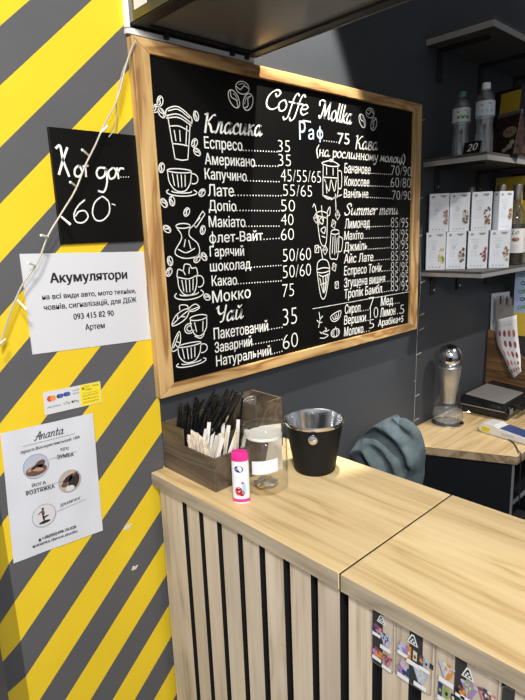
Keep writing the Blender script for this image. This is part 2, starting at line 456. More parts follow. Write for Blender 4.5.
RIGHT_PRICES = [
    ('70/90', 1.7186, 1.8217, 1.8487, 1.8226, 0.0337),
    ('60/80', 1.717, 1.7809, 1.8469, 1.7817, 0.034),
    ('70/90', 1.7269, 1.7374, 1.852, 1.7376, 0.0327),
    ('7', 1.5895, 1.3592, 1.6216, 1.3582, 0.0429),
    ('10', 1.5976, 1.3243, 1.6467, 1.3224, 0.0398),
    ('5', 1.7908, 1.3169, 1.8186, 1.3152, 0.0347),
    ('5', 1.5919, 1.2891, 1.6224, 1.2875, 0.0327),
    ('85/95', 1.7215, 1.641, 1.8351, 1.6386, 0.0351),
    ('85/95', 1.7225, 1.5995, 1.8366, 1.5959, 0.0355),
    ('85/95', 1.7233, 1.563, 1.838, 1.5583, 0.0358),
    ('85/95', 1.7243, 1.5215, 1.8396, 1.5155, 0.0361),
    ('85/95', 1.7252, 1.4814, 1.841, 1.4742, 0.0365),
    ('85/95', 1.726, 1.4439, 1.8424, 1.4356, 0.0368),
    ('85/95', 1.7268, 1.4098, 1.8437, 1.4005, 0.0371),
]
HEADINGS = [
    ('Класика', 0.8931, 1.8929, 1.0941, 1.9004, 0.0448),
    ('Чай', 0.8964, 1.4093, 0.9975, 1.4087, 0.043),
    ('Coffe Mollka', 1.1017, 1.9737, 1.492, 1.9686, 0.0508),
    ('Кава', 1.5107, 1.8961, 1.6359, 1.9003, 0.0414),
    ('(на рослинному молоці)', 1.3162, 1.8628, 1.807, 1.8662, 0.0316),
    ('Summer menu', 1.4533, 1.6872, 1.7667, 1.6874, 0.0348),
    ('Раф', 1.245, 1.902, 1.3512, 1.9119, 0.0551),
    ('75', 1.4219, 1.9051, 1.4818, 1.9072, 0.0326),
]
DOTS = [ (1.022, 1.8565, 1.1505, 1.8611),
    (1.0673, 1.8193, 1.1528, 1.8221),
    (1.0336, 1.7787, 1.155, 1.7799),
    (0.9865, 1.74, 1.1615, 1.7413),
    (0.9911, 1.7006, 1.1515, 1.699),
    (1.0211, 1.6584, 1.1496, 1.6561),
    (1.0876, 1.6208, 1.1481, 1.6214),
    (1.0353, 1.5456, 1.1531, 1.543),
    (0.9825, 1.5042, 1.1511, 1.4975),
    (1.0948, 1.3597, 1.1495, 1.3576),
    (1.0288, 1.3256, 1.1479, 1.3208),
    (1.1037, 1.2838, 1.1464, 1.2838),
    (1.5992, 1.8213, 1.7124, 1.8225),
    (1.5938, 1.7804, 1.7133, 1.7808),
    (1.5867, 1.7425, 1.7205, 1.7408),
    (1.595, 1.6449, 1.7132, 1.6444),
    (1.5606, 1.6065, 1.7109, 1.6046),
    (1.5839, 1.5692, 1.7149, 1.5677),
    (1.6197, 1.5281, 1.7126, 1.5269),
    (1.6723, 1.4869, 1.7167, 1.4857),
    (1.6919, 1.4477, 1.7208, 1.4466),
    (1.6736, 1.4112, 1.7216, 1.41),
    (1.5442, 1.3578, 1.5854, 1.3562),
    (1.7458, 1.3599, 1.7828, 1.3586),
    (1.5737, 1.3193, 1.5977, 1.3181),
    (1.7602, 1.3189, 1.7874, 1.3181),
    (1.562, 1.2805, 1.5919, 1.2796),
    (1.3558, 1.9071, 1.416, 1.9073) ]
RULE = (1.2903, 1.3987, 1.858, 1.3962)
BIG_BEANS = [(1.0293, 2.014, 0), (0.9981, 1.9828, 1), (1.0472, 1.9815, 2), (1.5919, 2.014, 0), (1.5498, 1.9849, 1), (1.613, 1.9819, 2)]
BEANS = [(0.7699, 1.9499), (0.7566, 1.9323), (0.7717, 1.924), (0.872, 1.9281), (0.8624, 1.8646), (0.8685, 1.8439), (0.7606, 1.8014), (0.8766, 1.7464), (0.7604, 1.7204), (0.7838, 1.7252), (0.8251, 1.6991), (0.7635, 1.6592), (0.8719, 1.6541), (0.8481, 1.582), (0.871, 1.5867), (0.7655, 1.5821), (0.7602, 1.5556), (0.873, 1.4815)]
DOODLES = [
    ('paper_cup', 0.7802, 1.8218, 0.0794, 0.1214) ,
    ('coffee_cup', 0.7703, 1.7351, 0.0987, 0.0669) ,
    ('cezve', 0.7798, 1.5859, 0.1018, 0.1156) ,
    ('cocoa', 0.7728, 1.4786, 0.0981, 0.0923) ,
    ('leaves', 0.757, 1.42, 0.0897, 0.0499) ,
    ('tea_cup', 0.7935, 1.3745, 0.0769, 0.0643) ,
    ('lemon', 0.751, 1.3551, 0.0302, 0.0487) ,
    ('tea_saucer', 0.7632, 1.305, 0.1035, 0.0649) ,
    ('press', 1.3346, 1.7369, 0.1053, 0.1175) ,
    ('tall_glass', 1.2986, 1.6022, 0.0816, 0.1161) ,
    ('mug', 1.3742, 1.549, 0.0689, 0.0947) ,
    ('dome_cup', 1.3039, 1.4325, 0.0761, 0.1288) ,
    ('wedge', 1.3804, 1.3435, 0.0497, 0.0336) ,
    ('pumpkin', 1.3795, 1.2895, 0.0447, 0.034) ,
    ('twig', 1.3101, 1.3346, 0.0345, 0.049) ,
    ('swirl', 1.3238, 1.2951, 0.0453, 0.0333) ,
]
ICE = [(1.4183, 1.6875), (1.3977, 1.6596), (1.3141, 1.5847), (1.3541, 1.5796), (1.3982, 1.5228), (1.4113, 1.4629), (1.3131, 1.6792)]
HOT = { 'X1': [(0.5115, 1.8291), (0.5206, 1.8337), (0.5237, 1.8062), (0.533, 1.7745)],
 'X2': [(0.5353, 1.8308), (0.5237, 1.8062), (0.5117, 1.7777)],
 'o': [(0.5578, 1.7959), (0.548, 1.7894), (0.5466, 1.7771), (0.5553, 1.7744), (0.5632, 1.7839), (0.5578, 1.7959)],
 't1': [(0.5667, 1.7954), (0.5783, 1.797)],
 't2': [(0.5725, 1.7957), (0.5713, 1.775)],
 'g1': [(0.6181, 1.7947), (0.6037, 1.7941), (0.5966, 1.7833), (0.6014, 1.7729), (0.6139, 1.7776), (0.6203, 1.7927)],
 'g2': [(0.6203, 1.7927), (0.6198, 1.7651), (0.6103, 1.7445), (0.5972, 1.7453)],
 'o2': [(0.6377, 1.7957), (0.6257, 1.7866), (0.6279, 1.7728), (0.6394, 1.7765), (0.6445, 1.7896), (0.6377, 1.7957)],
 'r1': [(0.6476, 1.7962), (0.649, 1.7736)],
 'r2': [(0.6492, 1.7876), (0.6551, 1.7954), (0.6639, 1.7958)],
 '6': [(0.5623, 1.7258), (0.546, 1.7131), (0.535, 1.6964), (0.5377, 1.6807), (0.5534, 1.6784), (0.5663, 1.6899), (0.5608, 1.7026), (0.5469, 1.7016), (0.5379, 1.6922)],
 '0': [(0.6018, 1.7326), (0.5849, 1.7196), (0.5778, 1.6983), (0.5844, 1.6832), (0.6012, 1.683), (0.6175, 1.6981), (0.6198, 1.7199), (0.6112, 1.7306), (0.6018, 1.7326)],
 'd': [(0.627, 1.7178), (0.6342, 1.7156)] }
HOTDOTS = [(0.6557, 1.7771), (0.662, 1.7773), (0.6684, 1.7776), (0.6748, 1.7778)]
SHEET = [
    ('Акумулятори', 0.4692, 1.5543, 0.6517, 1.5479, 0.021),
    ('на всі види авто, мото техніки,', 0.4479, 1.521, 0.6714, 1.5121, 0.0115),
    ('човнів, сигналізацій, для ДБЖ', 0.4485, 1.4983, 0.6712, 1.4905, 0.0127),
    ('093 415 82 90', 0.5112, 1.4694, 0.6085, 1.4655, 0.0132),
    ('Артем', 0.5356, 1.4419, 0.5828, 1.4402, 0.0135),
]
FLYER = [
    ('Ananta', 0.3921, 1.2214, 0.4565, 1.2185, 0.0181),
    ('просп.Воскресенський 18А', 0.3608, 1.2008, 0.4927, 1.1973, 0.0069),
    ('ХІПС', 0.4447, 1.1808, 0.4649, 1.1782, 0.0065),
    ('ЗУМБА', 0.4358, 1.1645, 0.4736, 1.16, 0.0087),
    ('ЙОГА', 0.3738, 1.1188, 0.4046, 1.1158, 0.0092),
    ('РОЗТЯЖКА', 0.3603, 1.1038, 0.4219, 1.0996, 0.0092),
    ('ДЖАМПІНГ', 0.4291, 1.0503, 0.4783, 1.0508, 0.006),
    ('+38(050)498-70-028', 0.3797, 0.989, 0.459, 0.9844, 0.0067),
    ('ananta.dance.studio', 0.3644, 0.9788, 0.4615, 0.9727, 0.0066),
]

def line(name, *a, mat=None, label=None, **k):
    bm = new(); write(bm, BP, *a, **k); obj(name, bm, mat or CHALK, mb, label=label)
def letter_f(x, z, h, w, mat, name):          # the round letter with a stem through it
    bm = new(); ribbon(bm, BP, circ(x, z + h * .36, h * .36, h * .36, n=14), w, .0006, 2); ribbon(bm, BP, [(x, z - h * .3), (x, z + h * 1.02)], w, .0007, 1); obj(name, bm, mat, mb)
def circ(cx, cy, rx, ry, a0=0, a1=360, n=12):
    return [(cx + rx * math.cos(math.radians(a0 + (a1 - a0) * i / n)), cy + ry * math.sin(math.radians(a0 + (a1 - a0) * i / n))) for i in range(n + 1)]
for t in CLASSIC:
    if t[0][0] == 'ф':
        letter_f(t[1] + .0105, t[2], .0275, .0034, CHALK, 'drink_initial'); t = (t[0][1:], t[1] + .025) + t[2:]
    line('drink_name', *t, bold=.0007)
for t in CLASSIC_PRICES: line('price', *t, off=-.020)
for t in RIGHT: line('drink_name', *t, bold=.0006, slant=.08)
for t in RIGHT_PRICES: line('price', *t, off=-.024)
def H(t): return [q for q in HEADINGS if q[0] == t][0]
def head(*a, **k):
    bm = new(); pen(bm, BP, *a, **k); obj('heading', bm, CHALK, mb)
head(*H('Класика'), .0062, nib=.5)
head(*H('Чай'), .0058, nib=.5)
head(*H('Кава'), .0052, nib=.5)
head(*H('(на рослинному молоці)'), .0042, nib=.4, slant=.1)
head(*H('Summer menu'), .0047, nib=.5, slant=.22)
t = H('Coffe Mollka')
head('Coffe', t[1], t[2], 1.283, 1.972, t[5], .0055, nib=.5, slant=.3)
head('Mollka', 1.335, 1.972, t[3], t[4], t[5], .006, nib=.5, slant=.3)
bm = new(); ribbon(bm, BP, [(1.262, 1.957), (1.295, 1.957)], .004); obj('dash', bm, CHALK, mb)
t = H('Раф')
for c, a, b, h in (('Р', 1.245, 1.272, .052), ('а', 1.284, 1.309, .030)): line('heading_letter', c, a, 1.903 + (a - 1.245) * .09, b, 1.903 + (b - 1.245) * .09, h, mat=CHALKB, bold=.001, label='blue-white chalk letter')
letter_f(1.337, 1.914, .033, .0048, CHALKB, 'heading_letter')
line('price', *H('75'))
for x0, z0, x1, z1 in DOTS:
    bm = new(); n = max(2, int((x1 - x0) / .0105))
    for i in range(n + 1):
        k = i / n; disc(bm, BP, x0 + (x1 - x0) * k, z0 + (z1 - z0) * k + .002, .0021, n=6)
    obj('dotted_leader', bm, CHALK, mb)
bm = new()
x0, z0, x1, z1 = RULE
n = 80
for i in range(n):
    k = i / n; ribbon(bm, BP, [(x0 + (x1 - x0) * k, z0 + (z1 - z0) * k), (x0 + (x1 - x0) * (k + .7 / n), z0 + (z1 - z0) * (k + .7 / n))], .002, n=1)
obj('dotted_rule', bm, CHALK, mb)

# chalk drawings
def bean(bm, x, z, s, rot):
    c, sn = math.cos(rot), math.sin(rot)
    P = lambda a, b: (x + (a * c - b * sn) * s, z + (a * sn + b * c) * s)
    ribbon(bm, BP, [P(math.cos(t) * 1, math.sin(t) * .66) for t in [i * math.pi / 5 for i in range(11)]], .0024)
    ribbon(bm, BP, [P(-.9, .1), (P(-.35, -.18)), P(.3, .2), P(.9, -.05)], .0026)
    ribbon(bm, BP, [P(-.5, .3), P(0, .42), P(.4, .36)], .0016)
def beans(lst, s):
    bm = new()
    for x, z, r in lst: bean(bm, x, z, s, r)
    obj('bean_drawing', bm, CHALK, mb)
beans([(x, z, (0.1, -.9, 1.0)[k]) for x, z, k in BIG_BEANS[:3]], .0235)
beans([(x, z, (0.1, -.9, 1.0)[k]) for x, z, k in BIG_BEANS[3:]], .0225)
for i, (x, z) in enumerate(BEANS): beans([(x, z, (1.2, .6, -.9, 1.7, .9, -.5)[i % 6])], .0115)

def circ(cx, cy, rx, ry, a0=0, a1=360, n=12):
    return [(cx + rx * math.cos(math.radians(a0 + (a1 - a0) * i / n)), cy + ry * math.sin(math.radians(a0 + (a1 - a0) * i / n))) for i in range(n + 1)]
CUP = [circ(.42, .92, .36, .07), [(.06, .9), (.1, .5), (.28, .22), (.55, .22), (.72, .5), (.78, .9)], circ(.82, .66, .15, .18, -110, 110), [(.2, .8), (.24, .4)], [(.34, .78), (.36, .35)], [(.46, .78), (.46, .35)], [(.58, .78), (.56, .38)]]
SAUCER = [circ(.45, .17, .46, .14, 150, 395), circ(.45, .2, .3, .06, 180, 360)]
ART = {
 'paper_cup': [[(.1, .8), (.26, .02)], [(.26, .02), (.5, 0), (.74, .02)], [(.74, .02), (.92, .74)], [(.02, .8), (.1, .93), (.5, 1), (.95, .84), (.98, .72)], [(.02, .8), (.5, .86), (.98, .72)], [(.05, .76), (.5, .8), (.95, .68)], [(.14, .62), (.5, .64), (.88, .56)], [(.2, .3), (.5, .3), (.82, .28)], [(.13, .9), (.5, .95), (.9, .82)], [(.78, .66), (.7, .3)], [(.3, .55), (.34, .36)], [(.5, .56), (.5, .36)]],
 'coffee_cup': CUP + SAUCER,
 'cezve': [[(.1, .68), (.25, .45), (.02, .15), (.2, .02), (.5, 0), (.75, .08), (.72, .3), (.48, .48), (.52, .68)], circ(.31, .69, .21, .05), [(.5, .62), (.66, .72)], [(.64, .7), (.94, 1)], [(.7, .64), (1, .93)], [(.94, 1), (1, .93)], [(.64, .7), (.7, .64)], [(.12, .2), (.35, .12), (.62, .2)], [(.35, .4), (.3, .25)], [(.45, .38), (.5, .2)], [(.74, .78), (.84, .86)]],
 'cocoa': [[(.12, .68), (.14, .4), (.3, .18), (.58, .18), (.7, .42), (.72, .68)], [(.1, .68), (.45, .6), (.75, .68)], circ(.8, .5, .14, .16, -110, 110), [(.1, .7), (.15, .88), (.3, .84), (.36, 1), (.52, .98), (.58, .88), (.72, .88), (.76, .7)], [(.3, .84), (.36, .72)], [(.5, .9), (.48, .74)], [(.24, .58), (.28, .28)], [(.36, .56), (.37, .24)], [(.48, .56), (.47, .24)], [(.6, .58), (.57, .28)]] + SAUCER,
 'leaves': [[(0, .05), (.15, .5), (.45, .75), (.62, .7), (.5, .3), (.2, .05), (0, .05)], [(0, .05), (.3, .4), (.62, .7)], [(.2, .3), (.22, .5)], [(.32, .42), (.46, .38)], [(.3, .75), (.32, 1), (.55, .95), (.6, .78)], [(.6, .65), (.8, .6), (1, .75), (.85, .95), (.66, .82), (.6, .65)], [(.6, .65), (.98, .78)]],
 'tea_cup': [circ(.62, .88, .36, .11), [(.27, .86), (.3, .5), (.45, .18), (.7, .14), (.92, .4), (.97, .85)], circ(.22, .5, .2, .2, 60, 330), circ(.22, .5, .11, .11, 60, 330), [(.42, .14), (.65, .02), (.82, .16)], [(.44, .7), (.5, .32)], [(.8, .7), (.76, .3)]],
 'lemon': [[(0, .05), (.35, .6), (.9, 1), (.95, .5), (.6, .1), (0, .05)], [(.2, .2), (.55, .55), (.8, .85)], [(.5, .5), (.85, .4)], [(.4, .35), (.6, .2)]],
 'tea_saucer': CUP + SAUCER,
 'press': [[(.15, .88), (.12, .15), (.2, .08), (.78, .08), (.82, .9)], [(.08, .9), (.5, .98), (.9, .88), (.5, .84), (.08, .9)], circ(.5, .99, .06, .03), [(.15, .55), (.8, .55)], [(.2, .5), (.4, .2), (.5, .5), (.65, .2), (.75, .5)], [(.25, .45), (.3, .15)], [(.82, .75), (1, .7), (.98, .3), (.82, .3)], [(.3, .82), (.3, .62)], [(.6, .8), (.6, .62)], [(.1, .1), (.4, 0), (.9, .1)], [(.7, .14), (.72, -.3)], [(.5, -.02), (1, .12)]],
 'tall_glass': [[(.2, .8), (.42, .02), (.75, .0), (.85, .78)], [(.2, .8), (.5, .84), (.85, .78)], [(.35, .5), (.12, 1), (0, .95)], [(.55, .6), (.5, .98)], [(.35, .6), (.6, .7), (.55, .5), (.35, .6)], [(.45, .35), (.7, .42), (.65, .25), (.45, .35)], [(.8, .8), (1, .95), (.98, .75), (.8, .7)], [(.3, .72), (.78, .66)], [(.5, .18), (.7, .14)]],
 'mug': [[(.15, .9), (.05, .1), (.35, 0), (.62, .06), (.75, .9)], circ(.45, .9, .3, .08), [(.7, .75), (1, .65), (.9, .25), (.62, .25)], [(.3, .75), (.22, .2)], [(.45, .78), (.4, .15)], [(.6, .7), (.52, .2)]],
 'dome_cup': [[(.12, .66), (.35, .02), (.65, 0), (.95, .62)], circ(.53, .65, .42, .06), [(.12, .68), (.2, .86), (.5, .92), (.82, .86), (.95, .68)], [(.5, .92), (.38, 1.2), (.3, 1.22)], [(.25, .55), (.5, .5), (.88, .54)], [(.3, .46), (.5, .1)], [(.5, .48), (.55, .08)], [(.68, .5), (.6, .1)], [(.8, .52), (.66, .15)], [(.32, .3), (.78, .34)]],
 'wedge': [[(0, .6), (.1, .1), (.5, 0), (.9, .3), (1, .95), (0, .6)], [(.15, .5), (.3, .2), (.7, .3), (.8, .75)], [(.4, .6), (.45, .2)], [(.55, .65), (.65, .3)]],
 'pumpkin': [circ(.5, .42, .5, .42), circ(.5, .42, .2, .4), [(.5, .8), (.55, 1)], [(.15, .6), (.1, .3)], [(.85, .6), (.9, .3)]],
 'twig': [[(.2, 0), (.4, .5), (.3, 1)], [(.4, .5), (.8, .7)], [(.3, .3), (0, .5)], [(.35, .3), (.7, .3)]],
 'swirl': [[(0, .1), (.5, 0), (.9, .2), (.5, .4), (.3, .6), (.7, .8), (.6, 1)], [(.2, .5), (.0, .7)], [(.6, .6), (1, .7)]],
}
for nm, x0, z0, w, h in DOODLES:
    bm = new()
    for s in ART[nm]: ribbon(bm, BP, [(x0 + a * w, z0 + b * h) for a, b in s], .0026 if x0 < 1.2 else .0028, n=5)
    obj(nm + '_drawing', bm, CHALK, mb)
bm = new()
for i, (x, z) in enumerate(ICE):
    s = .0125; a = .4 * (i % 3)
    q = [(x + s * math.cos(a + k * math.pi / 2), z + 1.25 * s * math.sin(a + k * math.pi / 2)) for k in range(5)]
    ribbon(bm, BP, q, .0028, n=1); ribbon(bm, BP, [(x, z), q[0]], .002, n=1); ribbon(bm, BP, [(x, z), q[1]], .002, n=1)
    ribbon(bm, BP, [(x, z), q[2]], .002, n=1)
obj('ice_cube_drawing', bm, CHALK, mb)

# ------------------------------------------------------------------ small signs on the striped wall
hb = empty('chalkboard_sign', 'small frameless black chalkboard for hot dogs on the striped wall', 'sign', (0, 0, 0))
obj('board_panel', box(new(), .5, .7025, -.008, -.0005, 1.634, 1.870), BLACKB, hb, bevel=.001)
HP = Plane((0, -.0082, 0), (1, 0, 0), (0, 0, 1))
bm = new()
for k, v in HOT.items():
    ribbon(bm, HP, v, .005 if k in ('X1', 'X2') else .003 if k in ('6', '0') else .002 if k == 'd' else .0042, n=6)
for x, z in HOTDOTS: disc(bm, HP, x, z, .0014, n=6)
obj('lettering', bm, CHALK, hb)

sh = empty('notice_sheet', 'white laminated notice about car batteries, below the small chalkboard', 'notice', (0, 0, 0))
obj('sheet', prism(new(), [(.413, -.0018, 1.408), (.7025, -.0018, 1.394), (.7025, -.0018, 1.6085), (.413, -.0018, 1.6185)], (0, .0018, 0)), FILM, sh)
SP = Plane((0, -.0019, 0), (1, 0, 0), (0, 0, 1))
for i, t in enumerate(SHEET):
    bm = new(); write(bm, SP, *t, bold=.0022 if i == 0 else .0008); obj('text_line', bm, INK, sh)

cs = empty('payment_sticker', 'small white and yellow card payment sticker between notice and flyer', 'sticker', (0, 0, 0))
CP = Plane((.423, -.0014, 1.27), (1, 0, -.025), (.025, 0, 1))
bm = new(); poly(bm, CP, [(0, 0), (.086, 0), (.086, .051), (0, .051)], 0); bm = prism(new(), [CP(0, 0), CP(.134, 0), CP(.134, .051), CP(0, .051)], (0, .0009, 0))
obj('sticker', bm, FILM, cs)
bm = new(); poly(bm, CP, [(.083, .001), (.133, .001), (.133, .0505), (.083, .0505)], .0003)
obj('yellow_field', bm, M('sticker_yellow', (.82, .66, .03), .4), cs)
bm = new(); disc(bm, CP, .0135, .0345, .0065, d=.0004); disc(bm, CP, .0205, .0345, .0065, d=.0005, mi=1)
disc(bm, CP, .034, .036, .0055, .005, .0004, 2); disc(bm, CP, .039, .036, .0055, .005, .0005, 3); disc(bm, CP, .05, .037, .006, .005, .0004, 2); disc(bm, CP, .055, .037, .0055, .005, .0005, 3)
obj('card_logo', bm, [M('logo_red', (.62, .05, .03), .5), M('logo_orange', (.8, .28, .04), .5), M('logo_navy', (.03, .045, .2), .5), M('logo_blue', (.06, .1, .35), .5)], cs)
bm = new()
def squiggle(bm, pl, x0, x1, z, h, d=.0005):
    n = max(3, int((x1 - x0) / h * 1.6))
    ribbon(bm, pl, [(x0 + (x1 - x0) * i / n, z + (h if i % 2 else 0) * (.6 + .4 * ((i * 7) % 3) / 2)) for i in range(n + 1)], h * .28, d, 1)
squiggle(bm, CP, .066, .081, .0405, .004); squiggle(bm, CP, .066, .081, .0335, .004); squiggle(bm, CP, .007, .036, .014, .0045)
write(bm, CP, 'G Pay', .043, .014, .058, .014, .006, d=.0005); disc(bm, CP, .0635, .0168, .0026, d=.0005); write(bm, CP, 'Pay', .067, .014, .079, .014, .006, d=.0005)
ribbon(bm, CP, [(.088, .039), (.094, .045)], .0016, n=1); ribbon(bm, CP, [(.088, .045), (.094, .039)], .0016, n=1)
write(bm, CP, 'Райффайзен', .097, .0425, .128, .0425, .0045, d=.0005, off=.02); write(bm, CP, 'Банк', .097, .036, .112, .036, .0045, d=.0005, off=.02)
ribbon(bm, CP, [(.089, .030), (.127, .030)], .0006, n=1)
for k in range(3): squiggle(bm, CP, .089, .126, .0225 - .0078 * k, .0042)
obj('lettering', bm, INK, cs)

fl = empty('flyer', 'white studio flyer with three round pictures taped low on the striped wall', 'flyer', (0, 0, 0))
FP = Plane((0, -.0032, 0), (1, 0, 0), (0, 0, 1))
bm = new(); nx, nz = 14, 18; g = []
for j in range(nz + 1):
    row = []
    for i in range(nx + 1):
        u, v = i / nx, j / nz
        x = (.315 + (.524 - .315) * u) * (1 - v) + (.327 + (.531 - .327) * u) * v
        z = (.96 + (.949 - .96) * u) * (1 - v) + (1.256 + (1.247 - 1.256) * u) * v
        row.append(bm.verts.new((x, -.0026 + .0010 * math.sin(5 * u + 9 * v) * math.sin(7 * v + 2) - .0006 * math.sin(14 * u - 6 * v), z)))
    g.append(row)
for j in range(nz):
    for i in range(nx): bm.faces.new((g[j][i], g[j][i + 1], g[j + 1][i + 1], g[j + 1][i]))
so = obj('paper', bm, M('flyer_paper', (.62, .64, .70), .4), fl)
md = so.modifiers.new('t', 'SOLIDIFY'); md.thickness = .0006; md.offset = 0
FQ = Plane((0, -.0046, 0), (1, 0, 0), (0, 0, 1)); GINK = M('grey_ink', (.04, .04, .05), .6)
for i, t in enumerate(FLYER):
    bm = new()
    if i == 0: pen(bm, FQ, 'Ananta'.replace('A', 'A'), t[1], t[2], t[3], t[4], t[5], .0022, nib=.5, slant=.3)
    else: write(bm, FQ, *t, bold=.0007 if i in (3, 5, 7, 8) else .0004)
    obj('text_line', bm, GINK, fl)
bm = new()
ribbon(bm, FQ, [(.366, 1.2155), (.482, 1.211)], .0007, n=1)
for a, b in (((.418, 1.169), (.48, 1.168)), ((.358, 1.114), (.45, 1.108)), ((.42, 1.042), (.49, 1.045))): ribbon(bm, FQ, [a, b], .0007, n=1)
disc(bm, FQ, .375, .9905, .003, .004, n=8); disc(bm, FQ, .3605, .9805, .003, .003, n=8)
obj('rules_and_icons', bm, GINK, fl)
def rnd(cx, cz, rr, cols, blobs):
    bm = new(); disc(bm, FQ, cx, cz, rr, d=.0001, n=28)
    for (dx, dz, a, b, mi, rot) in blobs: disc(bm, FQ, cx + dx * rr, cz + dz * rr, a * rr, b * rr, .0002 + .00008 * mi, mi, 14, rot)
    ribbon(bm, FQ, circ(cx, cz, rr, rr, n=24), .0009, .0007, 2, mi=len(cols) - 1)
    obj('round_picture', bm, cols, fl)
br = M('print_brown', (.13, .065, .045), .5); dk = M('print_dark', (.025, .02, .02), .5); sk = M('print_skin', (.42, .25, .18), .5); lg = M('print_light', (.6, .6, .64), .5); gr = M('print_grey', (.2, .2, .22), .5)
rnd(.388, 1.163, .0275, [M('print_pale_blue', (.42, .46, .55), .5), br, sk, dk, gr], [(.0, -.35, .85, .45, 1, 0), (.3, .05, .5, .3, 1, .5), (-.35, -.1, .4, .14, 2, .5), (.1, -.3, .5, .16, 2, -.3), (-.1, -.05, .35, .12, 3, .4)])
rnd(.458, 1.103, .0262, [M('print_beige', (.45, .38, .33), .5), dk, br, lg, gr], [(.35, -.1, .5, .75, 1, -.4), (-.1, .25, .6, .25, 1, .5), (-.5, -.2, .3, .22, 2, 0), (-.05, -.65, .4, .25, 3, 0), (.5, .5, .3, .12, 2, .5)])
rnd(.391, 1.044, .0262, [lg, dk, br, gr, gr], [(0, -.6, .5, .14, 1, 0), (-.05, -.2, .08, .38, 1, .1), (.12, -.15, .3, .08, 1, .2), (-.05, .25, .14, .28, 2, 0), (-.03, .62, .1, .12, 1, 0), (-.3, .35, .25, .05, 2, .6)])

# ------------------------------------------------------------------ fairy lights
WIRE = M('clear_wire', (.45, .41, .33), .4); BULB = M('tiny_lamp', (.85, .85, .8), .3)
DIMW = M('dull_clear_wire', (.30, .29, .27), .4)
sl = empty('fairy_light_string', 'pale fairy light wire hanging slantwise across the small black chalkboard', 'string lights', (0, 0, 0))
pts = [(.706, -.034, 2.062), (.692, -.035, 2.04), (.674, -.035, 2.001), (.647, -.035, 1.933), (.611, -.035, 1.879), (.586, -.036, 1.837), (.559, -.036, 1.795), (.531, -.036, 1.744), (.497, -.036, 1.699), (.462, -.035, 1.652), (.435, -.034, 1.601), (.398, -.03, 1.554), (.367, -.026, 1.496), (.345, -.02, 1.44)]
obj('wire', tube(new(), pts, .0019, 6), WIRE, sl)
obj('wire', tube(new(), [(.713, -.026, 2.06), (.694, -.022, 2.03), (.668, -.03, 1.99), (.648, -.033, 1.935), (.652, -.02, 1.91), (.65, -.012, 1.88), (.632, -.012, 1.86)], .0012, 6), WIRE, sl)
for (x, z, dx, dz) in ((.568, 1.815, -.02, .008), (.532, 1.752, -.017, .006), (.494, 1.69, .012, -.017), (.462, 1.65, -.02, .004), (.43, 1.594, -.02, .008), (.385, 1.53, .01, -.02), (.352, 1.455, -.018, -.006), (.60, 1.862, .012, .014)):
    obj('bulb', tube(new(), [(x, -.036, z), (x + dx * .6, -.045, z + dz * .6), (x + dx, -.05, z + dz)], .0020, 6, 3, .0028), BULB, sl)
sr = empty('fairy_light_string', 'thin fairy light wire hanging straight down from the right edge of the menu board', 'string lights', (0, 0, 0))
obj('wire', tube(new(), [(1.9, -.012, 2.06), (1.908, -.01, 1.8), (1.94, -.012, 1.44), (1.933, -.012, 1.314), (1.925, -.012, 1.193), (1.922, -.012, 1.03), (1.916, -.012, .822)], .0011, 6), DIMW, sr)
for z, dx in ((2.02, .015), (1.74, .014), (1.6, .016), (1.42, .02), (1.29, .02), (1.23, .022), (1.13, .024), (1.02, -.022), (.955, .018), (.85, .02)):
    x = 1.9 + (.04 if z < 1.5 else .012) - (.02 if z < 1.2 else 0)
    obj('bulb', tube(new(), [(x, -.012, z), (x + dx, -.02, z + .008)], .0016, 6, 0, .0022), DIMW, sr)
# ------------------------------------------------------------------ counter: two units side by side
ZC, TH, XF, XB = 1.05, .034, .67, 1.069
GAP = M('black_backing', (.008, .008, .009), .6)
def counter(y0, y1, slats, label, body_end):
    c = empty('bar_counter', label, 'counter', (0, 0, 0))
    t = obj('worktop', box(new(), XF, XB, y1, y0, ZC - TH + .0005, ZC), GOLD, c, bevel=.0012)
    bm = new(); box(bm, XF - .0012, XF, y1 + .001, y0 - .001, ZC - TH + .001, ZC - .0006); obj('edge_band', bm, EDGE, t, label='greyish oak edge band')
    obj('backing_panel', box(new(), .694, .71, y1 + .002, y0 - .003, 0.06, ZC - TH), GAP, c)
    obj('plinth', box(new(), .72, .74, y1 + .01, y0 - .005, 0, .08), BLACKM, c)
    obj('shelf', box(new(), .71, 1.04, y1 + .03, y0 - .03, .52, .54), DARKGREY, c)
    for ye in (y0 - .02, y1 + .003): obj('side_panel', box(new(), .71, 1.05, ye, ye + .016, 0, ZC - TH), DARKGREY, c)
    if body_end: obj('seam_shade_strip', box(new(), XF + .001, XB - .001, y1 - .0036, y1 - .0002, ZC - TH + .002, ZC - .0012), GAP, c)  # black strip added in the gap between units, standing in for its shade
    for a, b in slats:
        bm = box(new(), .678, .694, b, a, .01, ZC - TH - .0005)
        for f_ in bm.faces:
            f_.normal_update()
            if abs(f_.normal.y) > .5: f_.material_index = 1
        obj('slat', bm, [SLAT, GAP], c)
    return c
counter(-.004, -.6165, [(-.0245, -.124), (-.142, -.191), (-.208, -.259), (-.276, -.330), (-.347, -.399), (-.417, -.469), (-.488, -.542), (-.560, -.612)], 'far oak slatted counter unit against the wall, under the jar and bucket', 1)
counter(-.6205, -1.40, [(-.632, -.683), (-.704, -.755), (-.779, -.833), (-.852, -.903), (-.922, -.975), (-.995, -1.047), (-1.066, -1.118), (-1.138, -1.19), (-1.21, -1.262), (-1.282, -1.335)], 'near oak slatted counter unit with product cards hanging on its front', 0)

